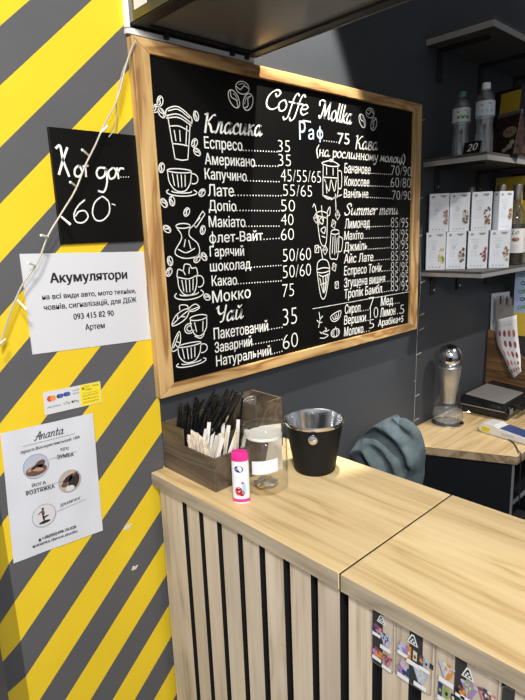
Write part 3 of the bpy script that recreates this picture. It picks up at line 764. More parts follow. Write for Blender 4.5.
# hanging plastic product cards
CLEARC = clear('clear_card_film', (.985, .985, .985), .02, .06, haze=.02)
PC = Plane((.6755, 0, 0), (0, -1, 0), (0, 0, 1))
TAGW = M('card_white', (.78, .80, .82), .45)
cols = {k: M('print_' + k, c, .45) for k, c in dict(plum=(.22, .07, .14), navy=(.03, .05, .14), orange=(.62, .25, .05), green=(.22, .38, .08), violet=(.34, .2, .44), black=(.012, .012, .014), lilac=(.5, .45, .58), brown=(.17, .09, .05), sky=(.4, .52, .68), pink=(.55, .22, .27), cream=(.66, .6, .46)).items()}
def card(y0, y1, z0, z1, label, prods, logo=None, dark=False):
    c = empty('product_card', label, 'product card', (0, 0, 0), group=None)
    m = (y0 + y1) / 2
    r = .006
    pts = []
    for (cy, cz, a0) in ((y0 - r, z0 + r, 180), (y1 + r, z0 + r, 270), (y1 + r, z1 - r, 0), (y0 - r, z1 - r, 90)):
        for k in range(5):
            a = math.radians(a0 + 22.5 * k); pts.append((-cy + r * math.cos(a), cz + r * math.sin(a)))
    obj('film', prism(new(), [PC(a, b) for a, b in pts], (.0012, 0, 0)), CLEARC, c)
    bm = new(); ribbon(bm, PC, pts + pts[:1], .0011, .0003, 1); obj('rim', bm, M('film_rim', (.22, .2, .19), .3), c)
    for (y, z, s, pal, kind) in prods:
        s *= 1.2
        bm = new(); P = [cols[p] for p in pal]; n = len(P)
        X = -y
        rr = random.Random(int(abs(y * 1e4)) + int(z * 1e3))
        if kind == 'fan':
            for i, a in enumerate((-.55, -.18, .18, .55)):
                ex, ez = X + math.sin(a) * s * 1.25, z + math.cos(a) * s
                ribbon(bm, PC, [(X + math.sin(a) * s * .2, z - s * .5), (ex, ez)], s * .42, .0004 + .0001 * i, 1, mi=i % n)
                disc(bm, PC, ex, ez, s * .24, s * .2, .0007 + .0001 * i, (i + 1) % n, 8)
                disc(bm, PC, (X + ex) / 2, (z + ez) / 2, s * .13, s * .2, .0008 + .0001 * i, (i + 2) % n, 7)
        elif kind == 'bars':
            for i in range(3):
                x = X - s * .8 + i * s * .75
                poly(bm, PC, [(x, z - s * .7 + .2 * i * s), (x + s * .5, z - s * .75 + .2 * i * s), (x + s * .55, z + s * (.9 - .25 * i)), (x + .05 * s, z + s * (1 - .25 * i))], .0004 + .0001 * i, i % n)
                disc(bm, PC, x + s * .28, z, s * .16, s * .26, .0008 + .0001 * i, (i + 1) % n, 8)
        else:
            for i in range(9):
                a = i * 2.4; q = s * .75 * math.sqrt(i / 9)
                disc(bm, PC, X + q * math.cos(a), z + q * math.sin(a), s * (.32 + .18 * rr.random()), s * (.22 + .14 * rr.random()), .0004 + .00008 * i, i % n, 8, rr.random() * 3)
        obj('product_picture', bm, P, c)
        bm = new(); poly(bm, PC, [(X - s * .8, z - s * 1.25), (X + s * .75, z - s * 1.3), (X + s * .8, z - s * .72), (X - s * .75, z - s * .65)], .0018)
        obj('price_strip', bm, TAGW, c)
    if logo:
        y, z, s = logo; X = -y
        bm = new(); poly(bm, PC, [(X - s, z - s * .8), (X + s, z - s * .9), (X + s * .25, z + s), (X - s * .25, z + s)], .0012, 0)
        poly(bm, PC, [(X - s * .72, z - s * .58), (X + s * .72, z - s * .66), (X + s * .14, z + s * .74), (X - s * .14, z + s * .74)], .0014, 1)
        disc(bm, PC, X - s * .25, z - s * .3, s * .2, d=.0016, n=8); disc(bm, PC, X + s * .28, z - s * .32, s * .2, d=.0016, n=8); disc(bm, PC, X, z + s * .12, s * .18, d=.0016, n=8)
        obj('emblem', bm, [TAGW, INK], c, label='white triangular emblem with black middle')
    return c
card(-.684, -.727, .908, 1.012, 'smallest clear product card, leftmost on the near counter front', [(-.694, .978, .009, ('plum', 'navy', 'pink'), 'blob'), (-.712, .963, .011, ('lilac', 'sky', 'navy'), 'fan'), (-.695, .932, .010, ('plum', 'pink', 'orange'), 'blob'), (-.715, .925, .010, ('pink', 'plum', 'brown'), 'fan')], (-.703, 1.001, .0085))
card(-.732, -.797, .912, 1.014, 'clear product card second from left, ahead of the wide colourful card', [(-.745, .972, .010, ('lilac', 'sky', 'violet'), 'blob'), (-.764, .968, .012, ('orange', 'cream', 'brown'), 'bars'), (-.785, .967, .010, ('navy', 'sky', 'black'), 'bars'), (-.747, .931, .012, ('lilac', 'violet', 'navy'), 'blob'), (-.778, .934, .012, ('sky', 'lilac', 'cream'), 'fan')], (-.763, .997, .010))
card(-.803, -.900, .905, 1.014, 'widest clear product card with violet and green packets, right of the middle', [(-.822, .972, .013, ('lilac', 'sky', 'cream', 'orange'), 'fan'), (-.820, .936, .012, ('navy', 'green', 'black', 'cream'), 'bars'), (-.845, .957, .008, ('brown', 'black', 'orange'), 'blob'), (-.858, .963, .013, ('violet', 'lilac', 'green'), 'fan'), (-.862, .930, .011, ('sky', 'violet', 'navy'), 'blob'), (-.885, .967, .013, ('pink', 'brown', 'navy', 'cream'), 'fan')], (-.8555, .9935, .010))
card(-.905, -.985, .905, 1.008, 'clear product card rightmost on the counter front, over a dark slot', [(-.918, .975, .010, ('navy', 'black', 'brown'), 'bars'), (-.945, .965, .012, ('sky', 'navy', 'pink'), 'fan')], None)

# ------------------------------------------------------------------ on the counter
def organiser(loc, label, sx, sy, hl, hh, ysplit, group=None, div=()):
    o = empty('cutlery_organiser', label, 'organiser', loc)
    t = .006
    side = lambda x: prism(new(), [(x, 0, 0), (x, -sy, 0), (x, -sy, hl), (x, -ysplit, hl), (x, -ysplit, hh), (x, 0, hh)], (t, 0, 0))
    obj('side_panel', side(0), DARKW, o, bevel=.001); obj('side_panel', side(sx - t), DARKW, o, bevel=.001)
    obj('end_panel', box(new(), t, sx - t, -sy, -sy + t, 0, hl), DARKW, o, bevel=.001)
    obj('end_panel', box(new(), t, sx - t, -t, 0, 0, hh), DARKW, o, bevel=.001)
    obj('base_panel', box(new(), t, sx - t, -sy + t, -t, 0, t), DARKW, o)
    if 0 < ysplit < sy: obj('divider', box(new(), t, sx - t, -ysplit - t, -ysplit, t, hl - .004), DARKW, o)
    for x in div: obj('divider', box(new(), x, x + t, -sy + t, -t, t, hl - .01), DARKW, o)
    return o
organiser((.713, -.003, ZC), 'stepped dark wooden organiser holding straws and stir sticks', .175, .213, .083, .126, .09, div=(.085,))
organiser((.925, -.006, ZC), 'taller dark wooden box with a clear plastic lid, behind the glass jar', .10, .125, .142, .142, .125)

# black straws bundled in the tall section, each a thing
STRAW = M('black_straw', (.01, .01, .011), .22)
def first_or_dup(first, loc, label=None):
    return None
for i in range(56):
    fx, fy = (i % 8) / 7, (i // 8) / 6
    bx, by = .728 + .060 * fx, -.018 - .062 * fy
    second = i % 2
    lx = .012 + .05 * second + random.uniform(-.018, .018); ly = -.02 - .055 * second + random.uniform(-.03, .02)
    L = random.uniform(.150, .178) + .022 * second
    if by + ly > -.012: ly = -.012 - by
    top = Vector((max(lx, .728 - bx), ly, L))
    o = obj('drinking_straw', tube(new(), [(0, 0, 0), top * .5, top], .0029, 6, 0), STRAW)
    o.location = (bx, by, ZC + .0065)
    tag(o, 'black drinking straw in the bundle standing in the stepped organiser', 'straw', 'black straws in the organiser')
o = obj('drinking_straw', tube(new(), [(0, 0, 0), (.006, -.028, .165)], .003, 8, 0), STRAW); o.location = (.885, -.092, ZC + .006)
tag(o, 'single black straw standing apart, between the stir sticks and glass jar', 'straw')
WOODST = M('pale_birch', (.70, .58, .42), .6, var=.12, vscale=20); WRAP = M('paper_sleeve', (.74, .73, .70), .55)
for i in range(17):
    f = i / 16
    bx, by = .742 + .075 * ((i * 5) % 7) / 6, -.115 - .075 * f
    if i % 2 == 0: bx = .735 + .02 * ((i // 2) % 3)
    dx, dy = random.uniform(-.008, .035), random.uniform(-.045, .02) - .01
    L = random.uniform(.105, .135)
    wrapped = i % 3 != 1
    bm = new(); w = .0045 if wrapped else .003
    a = Vector((0, 0, 0)); b = Vector((dx, dy, L)); n = Vector((-.55, .83, 0)) * w; e = Vector((.83, .55, 0)) * .0009
    hexa(bm, [a - n - e, a + n - e, a + n + e, a - n + e], [b - n - e, b + n - e, b + n + e, b - n + e])
    o = obj('stir_stick', bm, WRAP if wrapped else WOODST)
    o.location = (bx, by, ZC + .0065)
    tag(o, 'paper-sleeved stir stick among the sticks in the organiser' if wrapped else 'bare pale wooden stir stick among the sticks in the organiser', 'stir stick', 'sleeved stir sticks' if wrapped else 'bare wooden stir sticks')
KRAFT = M('kraft_paper', (.66, .56, .45), .8, var=.25, vscale=60)
for i, (x, y, z, s, lb) in enumerate([(.734, -.110, .085, .022, 'crumpled brown paper packet nearest the tall end of the organiser'), (.738, -.136, .080, .019, 'crumpled brown paper packet in the middle of the organiser slot'), (.734, -.157, .074, .016, 'smaller brown paper packet beside the sleeved stir sticks')]):
    bm = new(); bmesh.ops.create_icosphere(bm, subdivisions=3, radius=1)
    rr = random.Random(i)
    for v in bm.verts:
        n = 1 + .28 * math.sin(5 * v.co.x + 3 * v.co.z + i) * math.cos(6 * v.co.y) + rr.uniform(-.09, .09)
        v.co = Vector((v.co.x * s * .62 * n, v.co.y * s * .8 * n, v.co.z * .034 * n))
    o = obj('paper_packet', bm, KRAFT); o.location = (x, y, ZC + z); tag(o, lb, 'packet')

# clear domed lid in the tall box
CLR = clear('clear_plastic', (.93, .95, .95), .07, .06, haze=.06)
dl = empty('plastic_lid', 'clear plastic domed cup lid standing in the dark box behind the jar', 'lid', (.972, -.062, ZC + .106))
dome = [(.036 * math.cos(a), .03 * math.sin(a)) for a in [i * math.pi / 14 for i in range(7)]]
bm = lathe(new(), [(.04, -.004), (.04, 0)] + dome + [(.010, .03)], 24, cap0=False, cap1=False)
do = obj('dome', bm, CLR, dl, smooth=True)
bm = new()
for i in range(10):
    a = i * math.pi / 5
    tube(bm, [(.037 * math.cos(a), .037 * math.sin(a), .001), (.030 * math.cos(a), .030 * math.sin(a), .018), (.014 * math.cos(a), .014 * math.sin(a), .0295)], .0008, 4, 2)
obj('rib', bm, M('lid_rib', (.5, .5, .48), .3), dl)
dl.rotation_euler = (math.radians(-35), math.radians(-72), 0)

# pump / sauce bottle with pink cap
pb = empty('sweetener_bottle', 'flat white dispenser bottle with a pink cap, before the jar', 'bottle', (.728, -.291, ZC), math.radians(-48))
def oval(bm, prof, ax, ay, n=28):
    rings = []
    for s, z in prof: rings.append([bm.verts.new((ax * s * math.cos(2 * math.pi * i / n), ay * s * math.sin(2 * math.pi * i / n), z)) for i in range(n)])
    for a, b in zip(rings, rings[1:]):
        for i in range(n): bm.faces.new((a[i], a[(i + 1) % n], b[(i + 1) % n], b[i]))
    bm.faces.new(rings[0][::-1]); bm.faces.new(rings[-1]); bmesh.ops.recalc_face_normals(bm, faces=bm.faces[:]); return bm
obj('body', oval(new(), [(.93, 0), (.98, .003), (1, .02), (1, .09), (.97, .1)], .0195, .0125), M('white_plastic', (.82, .82, .84), .25), pb, smooth=True)
PINK = M('pink_plastic', (.78, .03, .28), .28)
obj('cap', oval(new(), [(.97, .1005), (1.0, .102), (1.0, .116), (.9, .1215), (.5, .123)], .0195, .0125), PINK, pb, smooth=True)
obj('base_ring', oval(new(), [(1.012, .0035), (1.02, .005), (1.02, .0095), (1.012, .011)], .0195, .0125), PINK, pb, smooth=True)
class Oval:
    def __init__(s, ax, ay): s.ax, s.ay = ax, ay
    def __call__(s, a, b, d=0):       # a = metres round the front
        t = -math.pi / 2 + a / s.ax
        return Vector(((s.ax + d) * math.cos(t), (s.ay + d) * math.sin(t), b))
OB = Oval(.0196, .0126)
bm = new(); disc(bm, OB, -.002, .083, .0105, .008, .0003, 0, 20, -.1); obj('brand_oval', bm, M('label_blue', (.02, .04, .25), .35), pb)
bm = new(); write(bm, OB, 'milford', -.0095, .081, .0055, .081, .006, d=.0006, off=.02); obj('lettering', bm, WHITE, pb)
bm = new(); disc(bm, OB, -.004, .030, .0088, .0105, .0003); disc(bm, OB, .003, .025, .006, .007, .0004, 1); disc(bm, OB, .0085, .036, .0055, .014, .0003, 2, 14); disc(bm, OB, .0055, .05, .0035, .003, .0005, 3, 10); disc(bm, OB, -.004, .034, .006, .003, .0006, 1, 10)
for q in range(3): ribbon(bm, OB, [(-.011, .066 - .004 * q), (.008, .066 - .004 * q)], .0009, .0003, 1, mi=4)
obj('label_print', bm, [M('label_red', (.62, .04, .07), .4), M('label_dark_red', (.3, .015, .03), .4), M('label_sky', (.35, .6, .75), .4), PINK, M('label_grey', (.35, .35, .42), .5)], pb)

# tip jar
GLASS = clear('jar_glass', (.985, .99, .988), .06, .015, 1.5, edge=.85)
jx, jy = .812, -.282
jar = empty('glass_jar', 'clear glass jar with a blank white label, coins lying inside', 'jar', (jx, jy, ZC))
R = .0535
prof = [(0.002, .0), (.040, .0), (.048, .004), (R, .016), (R, .118), (.051, .126), (.0465, .134), (.0465, .150), (.048, .152), (.048, .156), (.0465, .158), (.0445, .156)]
obj('body', lathe(new(), prof, 48, cap0=True, cap1=False), GLASS, jar, smooth=True)
class Cyl:
    def __init__(s, r, a0): s.r, s.a0 = r, a0
    def __call__(s, a, b, d=0):
        t = s.a0 + a / s.r
        return Vector(((s.r + d) * math.cos(t), (s.r + d) * math.sin(t), b))
JC = Cyl(R + .0003, math.radians(226)); bm = new()
n = 14; z0, z1 = .055, .087
va = [(bm.verts.new(JC(-.030 + .062 * i / n, z0 + .0005 * i, .0003)), bm.verts.new(JC(-.030 + .062 * i / n, z1 + .0005 * i, .0003))) for i in range(n + 1)]
for a, b in zip(va, va[1:]): bm.faces.new((a[0], b[0], b[1], a[1]))
obj('label', bm, M('blank_label', (.74, .76, .82), .5), jar, smooth=True)
obj('inner_lid', lathe(new(), [(.0425, .1305), (.043, .132), (.043, .1355), (.042, .137)], 40), M('milky_lid', (.8, .79, .74), .4), jar, smooth=True, label='white disc lid set inside the rim')
COIN = M('coin_nickel', (.72, .70, .66), .38, .8); COING = M('coin_brass', (.7, .55, .28), .38, .8)
cbase = None
for i in range(14):
    a = i * 2.4; r = .034 * math.sqrt((i + .4) / 14)
    lev = 0 if i < 7 else 1
    if lev: r *= .6
    bm = lathe(new(), [(.0095, -.0008), (.0098, -.0005), (.0098, .0005), (.0095, .0008)], 18)
    o = obj('coin', bm, COIN if i % 4 else COING, smooth=True)
    o.location = (jx + r * math.cos(a), jy + r * math.sin(a), ZC + .0105 + .0035 * lev + .0012 * (i % 3)); o.rotation_euler = (.25 * math.sin(i * 3), .25 * math.cos(i * 2), i)
    tag(o, ('silvery' if i % 4 else 'brass-coloured') + ' coin lying at the bottom of the glass jar', 'coin', 'coins in the jar, ' + ('silvery' if i % 4 else 'brass-coloured'))
# white card behind the jar
cd = obj('folded_card', hexa(new(), [(0, 0, 0), (.05, -.028, 0), (.051, -.026, 0), (.001, .002, 0)], [(.012, .014, .115), (.062, -.014, .115), (.063, -.0125, .115), (.013, .0155, .115)]), M('cream_card', (.72, .68, .58), .6))
cd.location = (.862, -.213, ZC + .0005); tag(cd, 'cream paper card standing between the glass jar and the bucket', 'card')

# ice bucket
bk = empty('steel_bucket', 'black tapered bucket with a shiny steel rim, right of the jar', 'bucket', (.968, -.300, ZC))
obj('outer_wall', lathe(new(), [(.048, 0), (.0515, .004), (.054, .02), (.0725, .128)], 56, cap1=False), M('black_powder_coat', (.007, .007, .0075), .6, spec=.25, bump=.15, bscale=900), bk, smooth=True)
obj('liner', lathe(new(), [(.0728, .1255), (.0742, .129), (.0752, .1325), (.0745, .1355), (.0725, .1345), (.069, .118), (.052, .02), (.046, .008), (.002, .007)], 56, cap0=False, cap1=True), STEEL, bk, smooth=True, label='polished steel liner and rim')
kn = new(); lathe(kn, [(.0045, 0), (.0045, .004), (.0115, .005), (.0125, .008), (.011, .012), (.006, .0145), (.001, .015)], 24)
kn.transform(Matrix.Translation(Vector((.068 * math.cos(math.radians(219)), .068 * math.sin(math.radians(219)), .108))) @ Matrix.Rotation(math.radians(219), 4, 'Z') @ Matrix.Rotation(math.radians(96), 4, 'Y'))
obj('knob', kn, STEEL, bk, smooth=True)

# ------------------------------------------------------------------ chair with a jacket
ch = empty('chair', 'dark chair behind the counter, hidden under the draped jacket', 'chair', (0, 0, 0))
for x in (1.14, 1.49):
    for y in (-.265, -.11):
        obj('leg', box(new(), x - .012, x + .012, y - .012, y + .012, 0, .89 if x > 1.4 else .56), BLACKM, ch)
obj('seat', box(new(), 1.12, 1.505, -.32, -.03, .56, .6), BLACKM, ch, bevel=.01)
obj('backrest', box(new(), 1.482, 1.498, -.27, -.105, .70, .90), BLACKM, ch, bevel=.005)
outl = [(.62, -.035, -.300), (.72, -.033, -.300), (.80, -.028, -.298), (.85, -.032, -.300), (.90, -.046, -.305), (.935, -.075, -.304), (.965, -.105, -.297), (.99, -.132, -.284), (1.008, -.158, -.262), (1.019, -.185, -.235)]
bm = new(); n = 112; rings = []
P = smoothline([(a, b, c) for a, b, c in outl], 11)
# raised folds of the hood and sleeve, as lines across the front (y, z), with height and width
FOLDS = [([(-.02, .905), (-.10, .965), (-.16, .985), (-.225, .972), (-.27, .94), (-.30, .885)], .017, .016), ([(-.02, .855), (-.08, .885), (-.135, .875), (-.18, .83), (-.20, .74), (-.20, .62)], .020, .020),
         ([(-.10, .915), (-.17, .925), (-.225, .895), (-.25, .83), (-.255, .70)], .010, .013), ([(-.17, 1.008), (-.215, .985), (-.25, .975)], .007, .010), ([(-.28, .86), (-.262, .78), (-.27, .66)], .009, .012)]
FOLDS = [([Vector((q[0], q[1], 0)) for q in smoothline([(u, v, 0) for u, v in f], 8)], h, w) for f, h, w in FOLDS]
def ridge(y, z):
    q = Vector((y, z, 0)); s = 0
    for f, h, w in FOLDS:
        d = min((q - k).length for k in f)
        s += h * math.exp(-(d / w) ** 2) - .35 * h * math.exp(-((d - 1.9 * w) / w) ** 2)
    return s
for q in P:
    z, ya, yb = q
    cy, ry = (ya + yb) / 2, (ya - yb) / 2
    rx = .055 * min(1, .35 + (1.03 - z) * 5)
    ring = []
    for i in range(n):
        t = 2 * math.pi * i / n
        c, s = math.cos(t), math.sin(t)
        f = .004 * math.sin(38 * (z + .55 * (cy + ry * s)) + 2 * c) + .0025 * math.sin(75 * z - 50 * s * ry + 3 * c + 1) + .004 * math.sin(6 * t + 9 * z)
        if z > .93: f *= .6
        e = .75
        x = 1.488 + (rx + f) * math.copysign(abs(c) ** e, c)
        y = cy + (ry + f * .4) * math.copysign(abs(s) ** e, s)
        if c < .25: x -= ridge(y, z) * min(1, (.25 - c) * 2)
        ring.append(bm.verts.new((x, min(y, -.02), z + .01 * math.sin(3 * t))))
    rings.append(ring)
for a, b in zip(rings, rings[1:]):
    for i in range(n): bm.faces.new((a[i], a[(i + 1) % n], b[(i + 1) % n], b[i]))
top = bm.verts.new((1.488, -.21, 1.026))
for i in range(n): bm.faces.new((rings[-1][i], rings[-1][(i + 1) % n], top))
bmesh.ops.recalc_face_normals(bm, faces=bm.faces[:])
CLOTH = M('slate_blue_fleece', (.062, .087, .102), .95, bump=.5, bscale=500, var=.3, vscale=25)
jo = obj('jacket', bm, CLOTH, smooth=True); tag(jo, 'slate blue fleece jacket draped over the chair behind the counter', 'jacket')
for m in list(jo.modifiers): jo.modifiers.remove(m)
ss = jo.modifiers.new('s', 'SUBSURF'); ss.levels = 1; ss.render_levels = 1
# hood fold and sleeve
# ------------------------------------------------------------------ back desk
ZD = .815
dk_ = empty('back_desk', 'black desk with an oak top behind the counter, against the wall', 'desk', (0, 0, 0))
top = [(1.735, -.002), (1.781, -.144), (1.913, -.437), (3.1, -.437), (3.1, -.002)]
obj('desktop', prism(new(), [(x, y, ZD - .032) for x, y in top], (0, 0, .032)), DESKW, dk_, bevel=.001)
bm = new()
e = [(1.735, -.002), (1.781, -.144), (1.913, -.437), (3.1, -.437)]
for (x0, y0), (x1, y1) in zip(e, e[1:]):
    prism(bm, [(x0 - .0008, y0 - .0008, ZD - .0318), (x1 - .0008, y1 - .0008, ZD - .0318), (x1 - .0008, y1 - .0008, ZD - .0006), (x0 - .0008, y0 - .0008, ZD - .0006)], (.0008, .0008, 0))
obj('edge_band', bm, wood('desk_edge', (.2, .14, .085), (.28, .21, .13), (.36, .28, .18), 'X', 1.6, .55), dk_, label='greyish oak edge band')
NAVY = M('black_laminate', (.0075, .0085, .0115), .35)
obj('side_panel', prism(new(), [(1.765, -.02, 0), (1.80, -.146, 0), (1.925, -.42, 0), (1.943, -.42, 0), (1.82, -.146, 0), (1.785, -.02, 0)], (0, 0, ZD - .032)), NAVY, dk_)
obj('corner_strip', box(new(), 1.921, 1.929, -.424, -.418, 0, ZD - .033), M('grey_edge_strip', (.16, .17, .18), .5), dk_)
obj('back_panel', box(new(), 1.84, 3.05, -.03, -.014, 0, ZD - .032), NAVY, dk_)
obj('shelf', box(new(), 1.93, 3.05, -.40, -.03, .58, .598), NAVY, dk_)
obj('shelf_edge', box(new(), 1.93, 3.05, -.402, -.40, .58, .598), M('grey_edge_strip', (.16, .17, .18), .5), dk_)
obj('side_panel', box(new(), 3.05, 3.07, -.42, -.014, 0, ZD - .032), NAVY, dk_)

# carafe
cf = empty('carafe', 'glass and steel carafe with a mirror ball stopper on the back desk', 'carafe', (2.066, -.083, ZD)); cf.scale = (1, 1, 1.045)
obj('base_plate', lathe(new(), [(.064, 0), (.066, .002), (.066, .006), (.063, .008)], 40), STEEL, cf, smooth=True)
gp = [(.030, .009), (.050, .0095), (.060, .018), (.064, .034), (.062, .054), (.055, .080), (.0475, .105), (.043, .128), (.0445, .150), (.0465, .163), (.0455, .164)]
obj('glass_bowl', lathe(new(), gp, 44, cap1=False), clear('carafe_glass', (.97, .98, .985), .10, .02, 1.6), cf, smooth=True)
obj('water', lathe(new(), [(.03, .0128), (.048, .0135), (.056, .021), (.0605, .034), (.0595, .05), (.058, .056), (.002, .056)], 40), clear('water', (.97, .98, .985), .10, .08, 1.33, haze=.09), cf, smooth=True)
obj('steel_neck', lathe(new(), [(.025, .090), (.027, .092), (.0475, .235), (.0485, .239), (.0475, .2415), (.040, .2415)], 44), BRUSH, cf, smooth=True)
obj('stopper', lathe(new(), [(.030, .2417), (.034, .246)] + [(.0475 * math.cos(a), .283 + .0475 * math.sin(a)) for a in [math.radians(-50 + i * 10) for i in range(14)]] + [(.0015, .3305)], 44), STEEL, cf, smooth=True, label='mirror-polished ball stopper')
hd = new(); tube(hd, [(.062, 0, .05), (.078, 0, .054), (.088, 0, .053)], .004, 8, 4)
hd.transform(Matrix.Rotation(math.radians(-58), 4, 'Z'))
obj('spout', hd, STEEL, cf, smooth=True)

# contact grill
gx0, gx1, gy0, gy1 = 2.235, 2.575, -.04, -.265
cg = empty('contact_grill', 'black and silver flat contact grill on the back desk', 'grill', (0, 0, 0))
obj('base', box(new(), gx0, gx1, gy1, gy0, ZD + .012, ZD + .042), BLACKP, cg, bevel=.008)
obj('lid', hexa(new(), [(gx0 + .004, gy1 + .004, ZD + .045), (gx1 - .004, gy1 + .004, ZD + .045), (gx1 - .004, gy0 - .004, ZD + .045), (gx0 + .004, gy0 - .004, ZD + .045)], [(gx0 + .016, gy1 + .02, ZD + .069), (gx1 - .02, gy1 + .02, ZD + .069), (gx1 - .02, gy0 - .012, ZD + .082), (gx0 + .016, gy0 - .012, ZD + .082)]), BLACKP, cg, bevel=.005)
obj('lid_plate', hexa(new(), [(gx0 + .024, gy1 + .03, ZD + .0692), (gx1 - .10, gy1 + .03, ZD + .0692), (gx1 - .10, gy0 - .02, ZD + .081), (gx0 + .024, gy0 - .02, ZD + .081)], [(gx0 + .03, gy1 + .036, ZD + .0725), (gx1 - .105, gy1 + .036, ZD + .0725), (gx1 - .105, gy0 - .026, ZD + .085), (gx0 + .03, gy0 - .026, ZD + .085)]), SILVER, cg, bevel=.002, label='brushed silver lid plate')
obj('side_trim', box(new(), gx0 - .0015, gx0, gy1 + .012, gy0 - .012, ZD + .040, ZD + .0445), SILVER, cg)
obj('handle', tube(new(), [(gx0 + .07, gy1 + .005, ZD + .055), (gx0 + .07, gy1 - .03, ZD + .05), (gx0 + .26, gy1 - .03, ZD + .05), (gx0 + .26, gy1 + .005, ZD + .055)], .009, 10, 0), BLACKP, cg, smooth=True)
obj('latch', box(new(), gx0 + .012, gx0 + .045, gy1 - .004, gy1, ZD + .03, ZD + .055), M('grey_latch', (.12, .13, .15), .3), cg, bevel=.002)
for x in (gx0 + .03, gx1 - .03):
    for y in (gy1 + .02, gy0 - .02): obj('foot', lathe(new(), [(.011, 0), (.011, .012)], 14, (x, y, ZD)), BLACKM, cg)

# card terminal
ct = empty('card_terminal', 'white and blue handheld card terminal with a yellow sticker on the back desk', 'card terminal', (2.10, -.225, ZD), math.radians(-8))
TW = M('terminal_white', (.68, .68, .67), .35)
body = new()
prof = [(0, .004), (0, .028), (-.02, .042), (-.065, .044), (-.085, .036), (-.30, .022), (-.30, .003), (-.07, .0), (-.02, 0)]
prism(body, [(-.037, y, z) for y, z in prof], (.074, 0, 0))
obj('body', body, TW, ct, bevel=.004)
obj('screen_panel', hexa(new(), [(-.034, -.29, .0228), (.034, -.29, .0228), (.034, -.09, .0362), (-.034, -.09, .0362)], [(-.032, -.288, .0245), (.032, -.288, .0245), (.032, -.092, .0378), (-.032, -.092, .0378)]), M('terminal_blue', (.03, .06, .2), .3), ct)
bm = new(); TP = Plane((-.0372, 0, 0), (0, -1, 0), (0, 0, 1)); poly(bm, TP, [(.012, .008), (.05, .006), (.052, .026), (.012, .028)], .0003)
obj('sticker', bm, M('yellow_label', (.8, .66, .03), .4), ct)
bm = new()
for q in range(3): squiggle(bm, TP, .016, .046, .0105 + .0055 * q, .003, .0006)
for q in range(2): squiggle(bm, TP, .1, .15, .013 + .006 * q, .003, .0006)
obj('small_print', bm, INK, ct)
cb = obj('cable', tube(new(), [(2.05, -.345, ZD + .003), (2.015, -.385, ZD + .003), (1.96, -.42, ZD + .004), (1.93, -.443, ZD + .003), (1.925, -.446, .75), (1.935, -.446, .62)], .0022, 6), BLACKM)
tag(cb, 'thin black cable running from the card terminal over the desk edge', 'cable')
# ------------------------------------------------------------------ brochure corner right of the grill
bp_ = obj('side_board', prism(new(), [(2.585, -.004, ZD), (2.585, -.30, ZD), (2.585, -.30, .93), (2.585, -.10, 1.075), (2.585, -.055, 1.125), (2.585, -.004, 1.135)], (.016, 0, 0)), PANELW, bevel=.001)
tag(bp_, 'brown wooden board standing upright behind the grill, its top cut slantwise', 'board')
pz = obj('information_card', hexa(new(), [(2.603, -.012, ZD), (2.603, -.09, ZD), (2.605, -.09, ZD), (2.605, -.012, ZD)], [(2.603, -.006, 1.31), (2.603, -.09, 1.325), (2.605, -.09, 1.325), (2.605, -.006, 1.31)]), M('pale_blue_card', (.55, .62, .72), .4))
tag(pz, 'pale blue-white card behind the grey calendar sheet, by the wall', 'card')
gs = empty('wall_calendar', 'grey spiral-bound sheet with torn strips on top, behind the swatch leaflet', 'calendar', (0, 0, 0))
obj('sheet', prism(new(), [(2.570, -.048, 1.12), (2.570, -.135, 1.12), (2.570, -.126, 1.30), (2.570, -.042, 1.285)], (.003, 0, 0)), M('grey_sheet', (.26, .25, .24), .5), gs)
for i in range(6):
    y = -.048 - .0145 * i
    obj('strip', hexa(new(), [(2.569, y, 1.265), (2.569, y - .007, 1.265), (2.572, y - .007, 1.265), (2.572, y, 1.265)], [(2.562, y - .003 * (i % 2), 1.305 + .003 * (i % 3)), (2.562, y - .007 - .003 * (i % 2), 1.306), (2.565, y - .007, 1.306), (2.565, y, 1.305)]), (M('strip_dark', (.07, .065, .06), .4) if i % 2 else M('strip_light', (.3, .29, .27), .3)), gs)
lf = empty('swatch_leaflet', 'white leaflet printed with rows of pink and brown ovals, curling forward', 'leaflet', (0, 0, 0))
sec = [((2.566, -.052, 1.190), (2.566, -.145, 1.222)), ((2.564, -.056, 1.13), (2.562, -.155, 1.145)), ((2.56, -.066, 1.075), (2.556, -.170, 1.075)), ((2.545, -.105, 1.02), (2.54, -.186, 1.02)), ((2.53, -.140, .965), (2.522, -.195, .992)), ((2.522, -.168, .932), (2.516, -.202, .972))]
La = smoothline([s[0] for s in sec], 4); Lb = smoothline([s[1] for s in sec], 4)
bm = new(); rows = []
for a, b in zip(La, Lb): rows.append([bm.verts.new(a.lerp(b, k / 4)) for k in range(5)])
for a, b in zip(rows, rows[1:]):
    for k in range(4): bm.faces.new((a[k], a[k + 1], b[k + 1], b[k]))
lo = obj('sheet', bm, WHITE, lf, smooth=True); m = lo.modifiers.new('t', 'SOLIDIFY'); m.thickness = .0008
class Curl:
    def __call__(s, a, b, d=0):
        i = min(len(La) - 2, max(0, int(b * (len(La) - 1)))); f = b * (len(La) - 1) - i
        p = La[i].lerp(La[i + 1], f); q = Lb[i].lerp(Lb[i + 1], f)
        return p.lerp(q, a) + Vector((-.0012 - d, 0, 0))
CU = Curl(); bm = new(); k = 0
SW = [M('swatch', c, .4) for c in ((.30, .09, .08), (.48, .20, .17), (.18, .07, .07), (.58, .33, .27), (.5, .12, .08))]
for r in range(5):
    for c in range(4): disc(bm, CU, .17 + .22 * c, .22 + .155 * r, .065, .05, .0002, (r * 3 + c * 2) % 5, 12)
obj('oval_print', bm, SW, lf)
bm = new(); squiggle(bm, CU, .2, .75, .09, .015, .0002); obj('lettering', bm, M('pale_ink', (.4, .4, .42), .6), lf)
